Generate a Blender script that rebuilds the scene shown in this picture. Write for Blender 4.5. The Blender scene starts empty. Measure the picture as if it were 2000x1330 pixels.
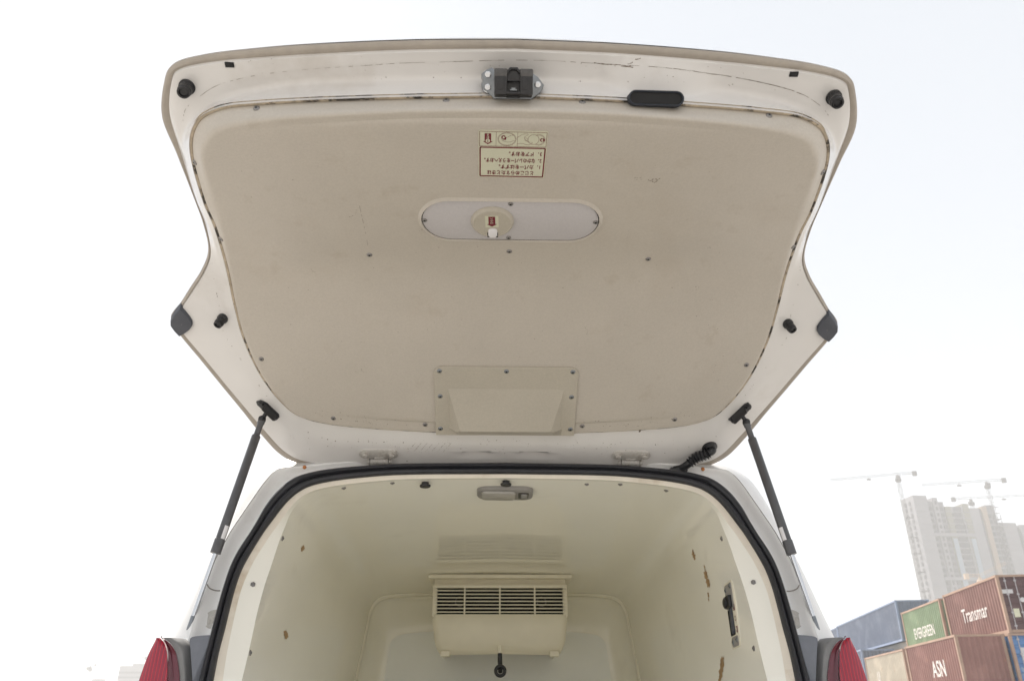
import bpy, bmesh, math, random
from mathutils import Vector, Matrix, noise
random.seed(7)
R = math.radians
sc = bpy.context.scene
col = sc.collection

# ------------------------------------------------------------------ camera
EYE = 1.0
cd = bpy.data.cameras.new('camera'); cam = bpy.data.objects.new('camera', cd); col.objects.link(cam); sc.camera = cam
cd.sensor_fit = 'HORIZONTAL'; cd.sensor_width = 36.0; cd.lens = 28.0
cd.clip_start = 0.02; cd.clip_end = 4000
_yaw, _pit, _rol = R(1.52), R(25.0), R(-0.153)
_f = Vector((math.sin(_yaw)*math.cos(_pit), math.cos(_yaw)*math.cos(_pit), math.sin(_pit)))
_r = Vector((math.cos(_yaw), -math.sin(_yaw), 0)); _u = _r.cross(_f)
_r, _u = math.cos(_rol)*_r + math.sin(_rol)*_u, -math.sin(_rol)*_r + math.cos(_rol)*_u
cam.matrix_world = Matrix(((_r.x, _u.x, -_f.x, -0.036), (_r.y, _u.y, -_f.y, 0.0), (_r.z, _u.z, -_f.z, EYE), (0, 0, 0, 1)))
cd.dof.use_dof = True; cd.dof.focus_distance = 1.95; cd.dof.aperture_fstop = 9.0

# ------------------------------------------------------------------ sky, sun, exposure
SUN_EL, SUN_AZ = R(54), R(-32)          # azimuth from +Y towards +X
w = bpy.data.worlds.new('World'); sc.world = w; w.use_nodes = True
nt = w.node_tree; nt.nodes.clear()
sky = nt.nodes.new('ShaderNodeTexSky'); sky.sky_type = 'NISHITA'; sky.sun_disc = False
sky.sun_elevation = SUN_EL; sky.sun_rotation = SUN_AZ
sky.air_density = 1.0; sky.dust_density = 1.5; sky.ozone_density = 1.0; sky.altitude = 0
bg = nt.nodes.new('ShaderNodeBackground'); bg.inputs['Strength'].default_value = 0.05
wo = nt.nodes.new('ShaderNodeOutputWorld')
hz_ = nt.nodes.new('ShaderNodeMix'); hz_.data_type = 'RGBA'; hz_.inputs[0].default_value = 0.82
hz_.inputs[7].default_value = (8.7, 9.1, 9.6, 1)      # milky haze over the whole dome
nt.links.new(sky.outputs[0], hz_.inputs[6]); nt.links.new(hz_.outputs[2], bg.inputs[0]); nt.links.new(bg.outputs[0], wo.inputs[0])
sd = bpy.data.lights.new('sun', 'SUN'); sd.energy = 4.6; sd.angle = R(1.5); sd.color = (1.0, 0.94, 0.86)
sun = bpy.data.objects.new('sun', sd); col.objects.link(sun)
_sd = Vector((math.sin(SUN_AZ)*math.cos(SUN_EL), math.cos(SUN_AZ)*math.cos(SUN_EL), math.sin(SUN_EL)))
sun.rotation_euler = _sd.to_track_quat('Z', 'Y').to_euler()
sun.location = (0, 0, 60)
sc.view_settings.view_transform = 'Standard'; sc.view_settings.look = 'None'
sc.view_settings.exposure = 1.00; sc.view_settings.gamma = 1.0; sc.view_settings.use_curve_mapping = False
sc.render.engine = 'CYCLES'
cy = sc.cycles
cy.use_denoising = True; cy.max_bounces = 16; cy.diffuse_bounces = 14; cy.glossy_bounces = 4; cy.transmission_bounces = 4
cy.volume_bounces = 1; cy.caustics_reflective = False; cy.caustics_refractive = False

# ------------------------------------------------------------------ materials
def _n(t, ty, **kw):
    n = t.nodes.new(ty)
    for k, v in kw.items():
        if k in n.inputs: n.inputs[k].default_value = v
        else: setattr(n, k, v)
    return n
def mat(name, c, rough=0.5, var=0.05, vscale=6, bump=0.0, bscale=300, metal=0.0, coat=0.0, dirt=(), spec=0.5, wave=0.0, grain=0.0):
    """procedural surface: colour with slow noise variation, fine relief, and dirt layers.
    dirt: (colour, noise scale, threshold, softness, amount)"""
    m = bpy.data.materials.new(name); m.use_nodes = True; t = m.node_tree
    b = t.nodes['Principled BSDF']; L = t.links.new
    tc = _n(t, 'ShaderNodeTexCoord')
    nz = _n(t, 'ShaderNodeTexNoise', Scale=vscale, Detail=4.0, Roughness=0.6)
    L(tc.outputs['Object'], nz.inputs['Vector'])
    mr = _n(t, 'ShaderNodeMapRange'); mr.inputs['From Min'].default_value = 0.3; mr.inputs['From Max'].default_value = 0.7
    mr.inputs['To Min'].default_value = 1-var; mr.inputs['To Max'].default_value = 1+var
    L(nz.outputs['Fac'], mr.inputs['Value'])
    mx = _n(t, 'ShaderNodeVectorMath', operation='SCALE'); mx.inputs[0].default_value = c[:3]
    L(mr.outputs[0], mx.inputs['Scale'])
    out = mx.outputs[0]
    if grain:            # leather-like grain of moulded plastic
        gn = _n(t, 'ShaderNodeTexNoise', Scale=210.0, Detail=2.0, Roughness=0.7); L(tc.outputs['Object'], gn.inputs['Vector'])
        gr = _n(t, 'ShaderNodeMapRange'); gr.inputs['From Min'].default_value = 0.3; gr.inputs['From Max'].default_value = 0.7
        gr.inputs['To Min'].default_value = 1-grain; gr.inputs['To Max'].default_value = 1+grain; L(gn.outputs['Fac'], gr.inputs['Value'])
        gx = _n(t, 'ShaderNodeVectorMath', operation='SCALE'); L(out, gx.inputs[0]); L(gr.outputs[0], gx.inputs['Scale']); out = gx.outputs[0]
    for (dc, ds, th, soft, amt) in dirt:
        dn = _n(t, 'ShaderNodeTexNoise', Scale=ds, Detail=6.0, Roughness=0.65)
        L(tc.outputs['Object'], dn.inputs['Vector'])
        dr = _n(t, 'ShaderNodeMapRange'); dr.inputs['From Min'].default_value = th; dr.inputs['From Max'].default_value = th+soft
        dr.inputs['To Max'].default_value = amt
        L(dn.outputs['Fac'], dr.inputs['Value'])
        mm = _n(t, 'ShaderNodeMix', data_type='RGBA')
        L(dr.outputs[0], mm.inputs[0]); L(out, mm.inputs[6]); mm.inputs[7].default_value = (*dc, 1)
        out = mm.outputs[2]
    L(out, b.inputs['Base Color'])
    b.inputs['Roughness'].default_value = rough; b.inputs['Metallic'].default_value = metal
    b.inputs['Coat Weight'].default_value = coat; b.inputs['Coat Roughness'].default_value = 0.06
    b.inputs['Specular IOR Level'].default_value = spec
    if bump or wave:
        bn = _n(t, 'ShaderNodeTexNoise', Scale=bscale, Detail=3.0)
        L(tc.outputs['Object'], bn.inputs['Vector'])
        bp = _n(t, 'ShaderNodeBump', Strength=bump if bump else 0.0, Distance=0.001)
        L(bn.outputs['Fac'], bp.inputs['Height'])
        last = bp
        if wave:
            wn = _n(t, 'ShaderNodeTexNoise', Scale=9.0, Detail=1.0)
            L(tc.outputs['Object'], wn.inputs['Vector'])
            b2 = _n(t, 'ShaderNodeBump', Strength=wave, Distance=0.02)
            L(wn.outputs['Fac'], b2.inputs['Height']); L(bp.outputs[0], b2.inputs['Normal']); last = b2
        L(last.outputs[0], b.inputs['Normal'])
    return m
SPOT = ((0.20, 0.15, 0.10), 55, 0.73, 0.03, 0.7)
GRIME = ((0.33, 0.27, 0.20), 3.5, 0.56, 0.22, 0.35)
SCUFF = ((0.16, 0.13, 0.11), 22, 0.70, 0.05, 0.6)
M = {
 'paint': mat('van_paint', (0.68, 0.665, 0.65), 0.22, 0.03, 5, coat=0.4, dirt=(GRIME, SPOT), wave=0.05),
 'hem': mat('shaded_dirty_hem', (0.37, 0.33, 0.285), 0.55, 0.08, 30, bump=0.2, bscale=150, dirt=(SCUFF,)),  # rim colour darkened for its downward-facing shade, plus dirt
 'skin': mat('outer_paint', (0.79, 0.785, 0.775), 0.35, 0.02, 4, coat=0.15, dirt=(((0.35, 0.32, 0.28), 5, 0.55, 0.2, 0.3),)),
 'gate_liner': mat('gate_liner_plastic', (0.49, 0.45, 0.395), 0.29, 0.03, 5, bump=0.25, bscale=420, grain=0.045,
      dirt=(((0.36, 0.29, 0.21), 4.5, 0.56, 0.22, 0.20), ((0.33, 0.27, 0.20), 14, 0.60, 0.14, 0.30), ((0.22, 0.16, 0.10), 38, 0.755, 0.03, 0.6))),
 'cargo': mat('cargo_liner_gloss', (0.88, 0.862, 0.785), 0.025, 0.02, 3, bump=0.0, bscale=250, wave=0.010,
      dirt=(((0.42, 0.36, 0.28), 3.0, 0.60, 0.2, 0.25), ((0.30, 0.22, 0.14), 48, 0.76, 0.02, 0.5))),
 'cream': mat('cream_edge', (0.76, 0.70, 0.60), 0.35, 0.05, 20, bump=0.1, bscale=200, dirt=(SPOT, ((0.45, 0.33, 0.2), 9, 0.58, 0.15, 0.5))),
 'bulk': mat('bulkhead_panel', (0.87, 0.89, 0.89), 0.35, 0.03, 4, bump=0.1, bscale=150),
 'rubber': mat('seal_rubber', (0.022, 0.023, 0.028), 0.42, 0.15, 30, bump=0.15, bscale=400),
 'black': mat('black_plastic', (0.014, 0.014, 0.016), 0.38, 0.2, 40, bump=0.1, bscale=300),
 'cap': mat('slate_plastic', (0.055, 0.06, 0.075), 0.5, 0.1, 30, bump=0.3, bscale=600),
 'trim': mat('grey_trim', (0.155, 0.165, 0.19), 0.5, 0.1, 20, bump=0.4, bscale=500, dirt=(((0.30, 0.29, 0.27), 7, 0.5, 0.2, 0.4),)),
 'housing': mat('lamp_housing', (0.20, 0.20, 0.20), 0.45, 0.15, 14, dirt=(((0.05, 0.05, 0.05), 16, 0.60, 0.08, 0.7), ((0.4, 0.38, 0.35), 6, 0.5, 0.2, 0.4))),
 'strut': mat('strut_tube', (0.08, 0.08, 0.085), 0.30, 0.12, 30, dirt=(((0.30, 0.29, 0.28), 160, 0.72, 0.03, 0.7),)),
 'bolt': mat('bright_zinc', (0.62, 0.63, 0.65), 0.25, 0.1, 60, metal=0.9),
 'dusty': mat('dusty_black_plastic', (0.075, 0.072, 0.07), 0.5, 0.3, 60),
 'chrome': mat('polished_rod', (0.60, 0.61, 0.63), 0.08, 0.03, 20, metal=1.0),
 'steel': mat('zinc_steel', (0.22, 0.235, 0.25), 0.33, 0.15, 60, metal=0.85),
 'screw': mat('screw_steel', (0.26, 0.25, 0.245), 0.45, 0.25, 200, metal=0.7, dirt=(((0.10, 0.08, 0.06), 300, 0.55, 0.1, 0.6),)),
 'dark': mat('recess_dark', (0.006, 0.006, 0.007), 0.7, 0.1),
 'seam': mat('seam_dirt', (0.44, 0.37, 0.28), 0.7, 0.25, 40, bump=0.5, bscale=200, dirt=(((0.02, 0.017, 0.015), 26, 0.50, 0.08, 0.95),)),
 'plate': mat('plate_plastic', (0.50, 0.48, 0.485), 0.38, 0.02, 10, bump=0.3, bscale=500, grain=0.04),
 'beige': mat('beige_plastic', (0.44, 0.405, 0.34), 0.4, 0.03, 10, bump=0.35, bscale=420, grain=0.05),
 'vent': mat('vent_plastic', (0.74, 0.70, 0.58), 0.38, 0.04, 10, bump=0.05, bscale=200),
 'lamp': mat('lamp_diffuser', (0.40, 0.385, 0.36), 0.3, 0.08, 30, bump=0.2, bscale=250),
 'lampf': mat('lamp_bezel', (0.27, 0.26, 0.25), 0.45, 0.05, 30),
 'lens': mat('red_lens', (0.30, 0.006, 0.018), 0.16, 0.12, 20, coat=0.25, spec=0.35),
 'lens2': mat('smoked_red_lens', (0.14, 0.025, 0.04), 0.2, 0.1, 20, coat=0.3),
 'label': mat('label_cream', (0.58, 0.58, 0.45), 0.35, 0.03, 20),
 'red': mat('label_red_ink', (0.15, 0.003, 0.018), 0.4, 0.05, 60),
 'white': mat('white_plastic', (0.74, 0.73, 0.75), 0.35, 0.02, 10),
 'rust': mat('bare_brown_board', (0.34, 0.22, 0.11), 0.8, 0.3, 120, bump=0.5, bscale=200),
 'orange': mat('orange_sealant', (0.45, 0.17, 0.05), 0.6, 0.2, 60),
 'paint_dirty': mat('grimy_van_paint', (0.48, 0.46, 0.43), 0.45, 0.10, 40, bump=0.2, bscale=200, dirt=(((0.25, 0.21, 0.17), 60, 0.52, 0.15, 0.6),)),
 'speck': mat('dried_dirt', (0.14, 0.105, 0.075), 0.8, 0.3, 200),
 'grime_line': mat('joint_grime', (0.24, 0.22, 0.20), 0.7, 0.5, 60),
 'cap2': mat('handle_rubber', (0.022, 0.027, 0.038), 0.45, 0.1, 40),
 'tyre': mat('tyre_rubber', (0.02, 0.02, 0.02), 0.8, 0.1),
 'glass': mat('dark_glass', (0.03, 0.035, 0.04), 0.05, 0.02, coat=1.0),
}

def lens_mat():
    m = mat('red_lens', (0.30, 0.006, 0.018), 0.12, 0.12, 20, coat=0.5, spec=0.4); t = m.node_tree; L = t.links.new; b = t.nodes['Principled BSDF']
    tc = _n(t, 'ShaderNodeTexCoord'); wv = _n(t, 'ShaderNodeTexWave', Scale=46.0, Distortion=1.0); wv.bands_direction = 'X'
    L(tc.outputs['Object'], wv.inputs['Vector'])
    mp = _n(t, 'ShaderNodeMapRange'); mp.inputs['From Min'].default_value = 0.86; mp.inputs['From Max'].default_value = 0.98; L(wv.outputs['Fac'], mp.inputs['Value'])
    mx = _n(t, 'ShaderNodeMix', data_type='RGBA'); mx.inputs[6].default_value = (0.27, 0.012, 0.036, 1); mx.inputs[7].default_value = (0.55, 0.010, 0.030, 1)
    L(mp.outputs[0], mx.inputs[0]); L(mx.outputs[2], b.inputs['Base Color']); return m
M['lens'] = lens_mat()

# ------------------------------------------------------------------ mesh helpers
BASE = {}
class MB:
    def __init__(s): s.v = []; s.f = []; s.m = []
    def add(s, vs, fs, mi=0):
        o = len(s.v); s.v += [Vector(p) for p in vs]
        for f in fs: s.f.append([i+o for i in f]); s.m.append(mi)
        return s
    def loft(s, rings, closed=True, mi=0, flip=False):
        n = len(rings[0]); fs = []
        for a in range(len(rings)-1):
            for i in range(n if closed else n-1):
                j = (i+1) % n
                q = [a*n+i, a*n+j, (a+1)*n+j, (a+1)*n+i]
                fs.append(q[::-1] if flip else q)
        return s.add([p for r in rings for p in r], fs, mi)
    def box(s, c, d, mi=0, M_=None, bev=0.0):
        bm = bmesh.new(); bmesh.ops.create_cube(bm, size=1.0)
        bmesh.ops.scale(bm, vec=Vector(d), verts=bm.verts)
        if bev: bmesh.ops.bevel(bm, geom=bm.edges[:], offset=bev, segments=2, affect='EDGES', profile=0.6)
        T = Matrix.Translation(Vector(c)) @ (M_ if M_ else Matrix.Identity(4))
        vs = [T @ v.co for v in bm.verts]; bm.verts.index_update()
        fs = [[v.index for v in f.verts] for f in bm.faces]; bm.free()
        return s.add(vs, fs, mi)
    def lathe(s, prof, M_, n=20, mi=0):
        """prof: (radius, height) list turned about local z"""
        rings = []
        for r_, h in prof:
            rings.append([M_ @ Vector((r_*math.cos(2*math.pi*k/n), r_*math.sin(2*math.pi*k/n), h)) for k in range(n)])
        s.loft(rings, True, mi)
        o = len(s.v)
        s.f.append(list(range(o-n, o))); s.m.append(mi)
        s.f.append(list(range(o-n*len(prof), o-n*len(prof)+n))[::-1]); s.m.append(mi)
        return s
    def tube(s, path, r, n=10, mi=0, cap=True):
        path = [Vector(p) for p in path]; rings = []; up = None
        for i, p in enumerate(path):
            t = (path[min(i+1, len(path)-1)] - path[max(i-1, 0)]).normalized()
            if up is None: up = t.orthogonal().normalized()
            up = (up - t*up.dot(t)).normalized(); b = t.cross(up)
            rr = r[i] if isinstance(r, (list, tuple)) else r
            rings.append([p + rr*(math.cos(2*math.pi*k/n)*up + math.sin(2*math.pi*k/n)*b) for k in range(n)])
        s.loft(rings, True, mi)
        if cap:
            o = len(s.v)
            s.f.append(list(range(o-n, o))); s.m.append(mi)
            s.f.append(list(range(o-n*len(path), o-n*len(path)+n))[::-1]); s.m.append(mi)
        return s
    def prism(s, poly, M_, h0, h1, mi=0, bev=0.0, side=None):
        """2-D outline extruded from h0 to h1 along local z, with an optional chamfer at the h1 side"""
        n = len(poly); rings = [[M_ @ Vector((x, y, h0)) for x, y in poly]]
        if bev:
            cx = sum(p[0] for p in poly)/n; cy_ = sum(p[1] for p in poly)/n
            ins = inset2(poly, bev)
            sg = 1 if h1 > h0 else -1
            rings.append([M_ @ Vector((x, y, h1-sg*bev)) for x, y in poly])
            mid = inset2(poly, bev*0.3)
            rings.append([M_ @ Vector((x, y, h1-sg*bev*0.3)) for x, y in mid])
            rings.append([M_ @ Vector((x, y, h1)) for x, y in ins])
        else:
            rings.append([M_ @ Vector((x, y, h1)) for x, y in poly])
        s.loft(rings, True, mi if side is None else side)
        o = len(s.v)
        s.f.append(list(range(o-n, o))); s.m.append(mi)
        s.f.append(list(range(o-n*len(rings), o-n*len(rings)+n))[::-1]); s.m.append(mi)
        return s
    def flat(s, poly, M_, h, mi=0):
        return s.add([M_ @ Vector((x, y, h)) for x, y in poly], [list(range(len(poly)))], mi)
    def text(s, body, size, M_, h, mi=0, align='CENTER', sx=1.0, bold=0.0):
        cu = bpy.data.curves.new('lettering', 'FONT'); cu.body = body; cu.size = size; cu.align_x = align; cu.align_y = 'CENTER'
        cu.resolution_u = 3; cu.offset = bold
        o = bpy.data.objects.new('lettering', cu); col.objects.link(o)
        dg = bpy.context.evaluated_depsgraph_get(); dg.update()
        me = bpy.data.meshes.new_from_object(o.evaluated_get(dg))
        vs = [M_ @ Vector((v.co.x*sx, v.co.y, h)) for v in me.vertices]
        fs = [list(p.vertices) for p in me.polygons]
        bpy.data.objects.remove(o); bpy.data.curves.remove(cu); bpy.data.meshes.remove(me)
        return s.add(vs, fs, mi)
    def build(s, name, mats, parent=None, angle=35, label=None, kind=None, fix=True):
        me = bpy.data.meshes.new(name)
        n = len(s.v)
        lo = Vector((min(v.x for v in s.v), min(v.y for v in s.v), min(v.z for v in s.v)))
        hi = Vector((max(v.x for v in s.v), max(v.y for v in s.v), max(v.z for v in s.v)))
        c = (lo+hi)/2
        me.from_pydata([v-c for v in s.v], [], s.f)
        for mm in (mats if isinstance(mats, (list, tuple)) else [mats]): me.materials.append(M[mm] if isinstance(mm, str) else mm)
        for p, mi in zip(me.polygons, s.m): p.material_index = mi
        if fix:
            bm = bmesh.new(); bm.from_mesh(me); bmesh.ops.recalc_face_normals(bm, faces=bm.faces[:]); bm.to_mesh(me); bm.free()
        if angle:
            me.shade_smooth(); me.set_sharp_from_angle(angle=R(angle))
        o = bpy.data.objects.new(name, me); col.objects.link(o)
        place(o, c, parent)
        if label: o['label'] = label
        if kind: o['kind'] = kind
        return o
def place(o, c, parent):
    BASE[o.name] = Vector(c)
    if parent is not None:
        o.parent = parent; o.location = Vector(c) - BASE[parent.name]
    else: o.location = c
def inset2(poly, d):
    n = len(poly); A = sum(poly[i][0]*poly[(i+1) % n][1]-poly[(i+1) % n][0]*poly[i][1] for i in range(n))
    sg = 1 if A > 0 else -1; out = []
    for i in range(n):
        p = Vector(poly[i-1]); q = Vector(poly[i]); r_ = Vector(poly[(i+1) % n])
        e1 = (q-p); e2 = (r_-q)
        e1 = e1.normalized() if e1.length > 1e-9 else Vector((1, 0)); e2 = e2.normalized() if e2.length > 1e-9 else e1
        nn = Vector((-e1.y-e2.y, e1.x+e2.x))*sg
        nn = nn.normalized() if nn.length > 1e-6 else Vector((0, 0))
        k = max(0.5, nn.dot(Vector((-e1.y, e1.x))*sg)) if nn.length else 1
        out.append((q.x+nn.x*d/k, q.y+nn.y*d/k))
    return out
def rrect(w_, h_, r_, n=5):
    o = []
    for cx, cy_, a in ((w_/2-r_, h_/2-r_, 0), (-w_/2+r_, h_/2-r_, 90), (-w_/2+r_, -h_/2+r_, 180), (w_/2-r_, -h_/2+r_, 270)):
        for k in range(n+1):
            t = R(a+90*k/n); o.append((cx+r_*math.cos(t), cy_+r_*math.sin(t)))
    return o
def circ(r_, n=24, cx=0, cy_=0, ry=None):
    return [(cx+r_*math.cos(2*math.pi*k/n), cy_+(ry or r_)*math.sin(2*math.pi*k/n)) for k in range(n)]
def frame_at(p, nrm, up):
    """matrix whose z is the surface normal and y is as close to `up` as can be"""
    z = Vector(nrm).normalized(); y = Vector(up) - z*z.dot(Vector(up)); y.normalize(); x = y.cross(z)
    return Matrix(((x.x, y.x, z.x, p[0]), (x.y, y.y, z.y, p[1]), (x.z, y.z, z.z, p[2]), (0, 0, 0, 1)))
def copy_part(o, M_, parent):
    c = o.copy(); col.objects.link(c); BASE[c.name] = M_.translation.copy()
    c.parent = parent; m = M_.copy(); m.translation = M_.translation - BASE[parent.name]; c.matrix_basis = m
    return c
def thing(name, label, cat, loc, group=None, rz=0.0):
    o = bpy.data.objects.new(name, None); col.objects.link(o); o.empty_display_size = 0.2
    o.location = loc; o.rotation_euler.z = rz; o['label'] = label; o['category'] = cat
    if group: o['group'] = group
    BASE[o.name] = Vector(loc) if rz == 0.0 else Vector((0, 0, 0))
    return o
def part_root(name, c, parent):
    o = bpy.data.objects.new(name, None); col.objects.link(o); o.empty_display_size = 0.05; place(o, c, parent); return o
def catmull(P, k):
    P = [Vector(p) for p in P]; Q = [2*P[0]-P[1]]+P+[2*P[-1]-P[-2]]; out = []
    for i in range(1, len(Q)-2):
        a, b, c, d = Q[i-1:i+3]
        for j in range(k):
            t = j/k
            out.append(0.5*((2*b)+(c-a)*t+(2*a-5*b+4*c-d)*t*t+(3*b-a-3*c+d)*t**3))
    out.append(Q[-2]); return out
def mirror_closed(H):
    return H + [Vector((-p.x, p.y, p.z)) for p in H[-2:0:-1]]
def mirror_open(H):
    """left half runs top centre -> bottom; returns left bottom -> top -> right bottom (x<0 first)"""
    return [Vector((-p.x, p.y, p.z)) for p in H[::-1]] + H[1:]
def chaikin(pts, it=2):
    for _ in range(it):
        o = [pts[0]]
        for a, b in zip(pts[:-1], pts[1:]): o += [a*0.75+b*0.25, a*0.25+b*0.75]
        o.append(pts[-1]); pts = o
    return pts
HAZE = 0.0009
# ------------------------------------------------------------------ measured outlines of the van, metres (half-width, depth, height)
L0 = [[0.0,1.1082,2.1276],[0.1955,1.113,2.1262],[0.3868,1.1246,2.1226],[0.5032,1.1363,2.119],[0.5823,1.1475,2.1155],[0.645,1.1655,2.11],[0.6732,1.2008,2.0992],[0.6998,1.2734,2.0768],[0.6959,1.3518,2.0523],[0.6915,1.4593,2.0193],[0.6893,1.5331,1.995],[0.6949,1.6,1.9686],[0.7215,1.6501,1.9454],[0.7625,1.6992,1.9196],[0.7953,1.7379,1.8979],[0.826,1.7713,1.8781],[0.8165,1.8093,1.8545],[0.7778,1.8742,1.8122],[0.739,1.9376,1.7693],[0.6958,2.0046,1.7222],[0.6575,2.0655,1.6788],[0.6113,2.1229,1.638],[0.5495,2.1502,1.6188],[0.4334,2.1569,1.614],[0.2635,2.1517,1.6177],[0.0,2.1475,1.6207]]
L1 = [[0.0,1.1201,2.118],[0.1961,1.1254,2.1163],[0.3884,1.1375,2.1126],[0.505,1.1474,2.1095],[0.574,1.1556,2.107],[0.6336,1.1697,2.1027],[0.6573,1.1936,2.0954],[0.6805,1.2602,2.0749],[0.6837,1.3462,2.0481],[0.6856,1.4533,2.0152],[0.6822,1.5271,1.9911],[0.6888,1.5982,1.9634],[0.7126,1.647,1.9409],[0.754,1.6987,1.9138],[0.788,1.7374,1.8921],[0.8164,1.767,1.8746],[0.8048,1.8013,1.8536],[0.7648,1.8661,1.8116],[0.7259,1.9294,1.769],[0.6825,1.995,1.7231],[0.6423,2.0528,1.6819],[0.5974,2.1084,1.6423],[0.5399,2.1354,1.6232],[0.4286,2.1421,1.6185],[0.2625,2.1383,1.6211],[0.0,2.1341,1.6241]]
L2 = [[0.0,1.1754,2.1013],[0.2001,1.1792,2.0994],[0.3972,1.1893,2.0944],[0.4979,1.2042,2.0868],[0.5606,1.2214,2.0779],[0.6105,1.2441,2.0662],[0.6479,1.2733,2.0519],[0.6667,1.3126,2.0348],[0.6668,1.3622,2.015],[0.6674,1.4418,1.9875],[0.6657,1.5143,1.9696],[0.671,1.5998,1.9509],[0.6777,1.665,1.9267],[0.6828,1.7112,1.9004],[0.6866,1.7427,1.8791],[0.6884,1.7671,1.8592],[0.6856,1.8053,1.8313],[0.6699,1.8568,1.7958],[0.6513,1.9104,1.7591],[0.624,1.9659,1.7214],[0.5892,2.0149,1.688],[0.5456,2.0496,1.6642],[0.4841,2.0692,1.6509],[0.3887,2.0744,1.6473],[0.258,2.0737,1.6478],[0.0,2.0708,1.6498]]
L3 = [[0.0,1.1519,2.0407],[0.195,1.1578,2.0391],[0.3866,1.168,2.0363],[0.4834,1.176,2.0341],[0.5424,1.1833,2.032],[0.5851,1.2,2.0273],[0.6103,1.2209,2.0212],[0.6309,1.2582,2.0107],[0.6427,1.3153,1.9965],[0.65,1.4173,1.976],[0.6491,1.489,1.964],[0.6568,1.5842,1.9499],[0.6603,1.6508,1.9272],[0.6614,1.701,1.8994],[0.6599,1.731,1.8804],[0.6583,1.7552,1.8634],[0.6541,1.7866,1.841],[0.6419,1.8379,1.806],[0.6229,1.8904,1.7709],[0.5937,1.9419,1.7366],[0.5587,1.9813,1.7104],[0.5149,2.0019,1.6967],[0.4573,2.0142,1.6886],[0.3771,2.0222,1.6832],[0.2556,2.03,1.678],[0.0,2.0399,1.6714]]
L4 = [[0.0,1.1427,1.9998],[0.1921,1.1488,1.999],[0.3818,1.1646,1.997],[0.4692,1.1773,1.9954],[0.5247,1.1908,1.9937],[0.5629,1.2079,1.9916],[0.5888,1.2369,1.988],[0.6089,1.2775,1.9829],[0.6157,1.3267,1.9765],[0.6212,1.4091,1.9656],[0.629,1.4858,1.9556],[0.6402,1.5743,1.9442],[0.6487,1.6409,1.9245],[0.6524,1.6921,1.8975],[0.6525,1.7228,1.879],[0.651,1.7475,1.8624],[0.6456,1.7789,1.8403],[0.6331,1.8287,1.8062],[0.6141,1.8809,1.7713],[0.5846,1.9308,1.7381],[0.5509,1.9686,1.7129],[0.5072,1.989,1.6993],[0.4525,2.0012,1.6912],[0.3741,2.0091,1.6859],[0.2545,2.0169,1.6808],[0.0,2.0267,1.6742]]
S0 = [[0.0,2.1056,1.6129],[0.2588,2.1041,1.6097],[0.3888,2.0998,1.6007],[0.4735,2.0948,1.5904],[0.5217,2.0892,1.5788],[0.5528,2.083,1.5658],[0.5755,2.0738,1.5466],[0.5956,2.0603,1.5186],[0.6123,2.0414,1.4792],[0.6217,2.0224,1.4397],[0.6315,2.0054,1.4042],[0.6472,1.9824,1.3564],[0.6544,1.9635,1.317],[0.656,1.9422,1.2728],[0.6552,1.9161,1.2184],[0.6534,1.895,1.1746],[0.6499,1.8686,1.1196],[0.6476,1.8402,1.0604]]
S1 = [[0.0,2.0898,1.58],[0.2557,2.0884,1.577],[0.3838,2.0834,1.5667],[0.4668,2.0771,1.5535],[0.5137,2.0702,1.5391],[0.5404,2.0612,1.5204],[0.5591,2.0501,1.4974],[0.5738,2.0372,1.4704],[0.5862,2.0232,1.4412],[0.5983,2.0095,1.4127],[0.6077,1.9961,1.385],[0.6188,1.978,1.3472],[0.6273,1.9604,1.3106],[0.6306,1.9393,1.2666],[0.6292,1.9133,1.2125],[0.6269,1.8923,1.1689],[0.6254,1.8681,1.1185],[0.6197,1.8402,1.0603]]
LIP = [[0.0,2.0974,1.5708],[0.2557,2.0952,1.5663],[0.3837,2.0895,1.5544],[0.4627,2.0833,1.5414],[0.5046,2.0771,1.5286],[0.5281,2.0697,1.5131],[0.5461,2.0594,1.4917],[0.5597,2.0465,1.4647],[0.5717,2.031,1.4327],[0.5841,2.0174,1.4043],[0.5936,2.0041,1.3766],[0.6064,1.986,1.3389],[0.6144,1.9672,1.2999],[0.619,1.948,1.2597],[0.6176,1.9231,1.2081],[0.6147,1.9027,1.1655],[0.6106,1.8789,1.1161],[0.6031,1.8523,1.0607]]
FL = [[0.0,2.1157,1.5715],[0.2574,2.1136,1.567],[0.3864,2.1078,1.5551],[0.462,2.1016,1.542],[0.5032,2.0962,1.5307],[0.5256,2.0886,1.5151],[0.5425,2.0783,1.4935],[0.5547,2.0645,1.4649],[0.5595,2.047,1.4283],[0.5638,2.0319,1.3971],[0.5662,2.0186,1.3694],[0.5684,2.0005,1.3317],[0.5717,1.9805,1.2901],[0.5731,1.9625,1.2525],[0.5732,1.9404,1.2066],[0.5713,1.9198,1.1638],[0.5694,1.8959,1.1139],[0.5684,1.8706,1.0612]]
BK = [[0.0,3.75,1.4922],[0.2868,3.75,1.4897],[0.402,3.75,1.4874],[0.4595,3.75,1.4851],[0.4984,3.75,1.4807],[0.5255,3.75,1.474],[0.5454,3.75,1.4629],[0.5625,3.75,1.4453],[0.5745,3.75,1.4212],[0.5817,3.75,1.395],[0.5847,3.75,1.3734],[0.5891,3.75,1.3411],[0.5934,3.75,1.3091],[0.5977,3.75,1.2773],[0.6034,3.75,1.2353],[0.6099,3.75,1.2041],[0.6155,3.75,1.1628],[0.621,3.75,1.122]]
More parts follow.
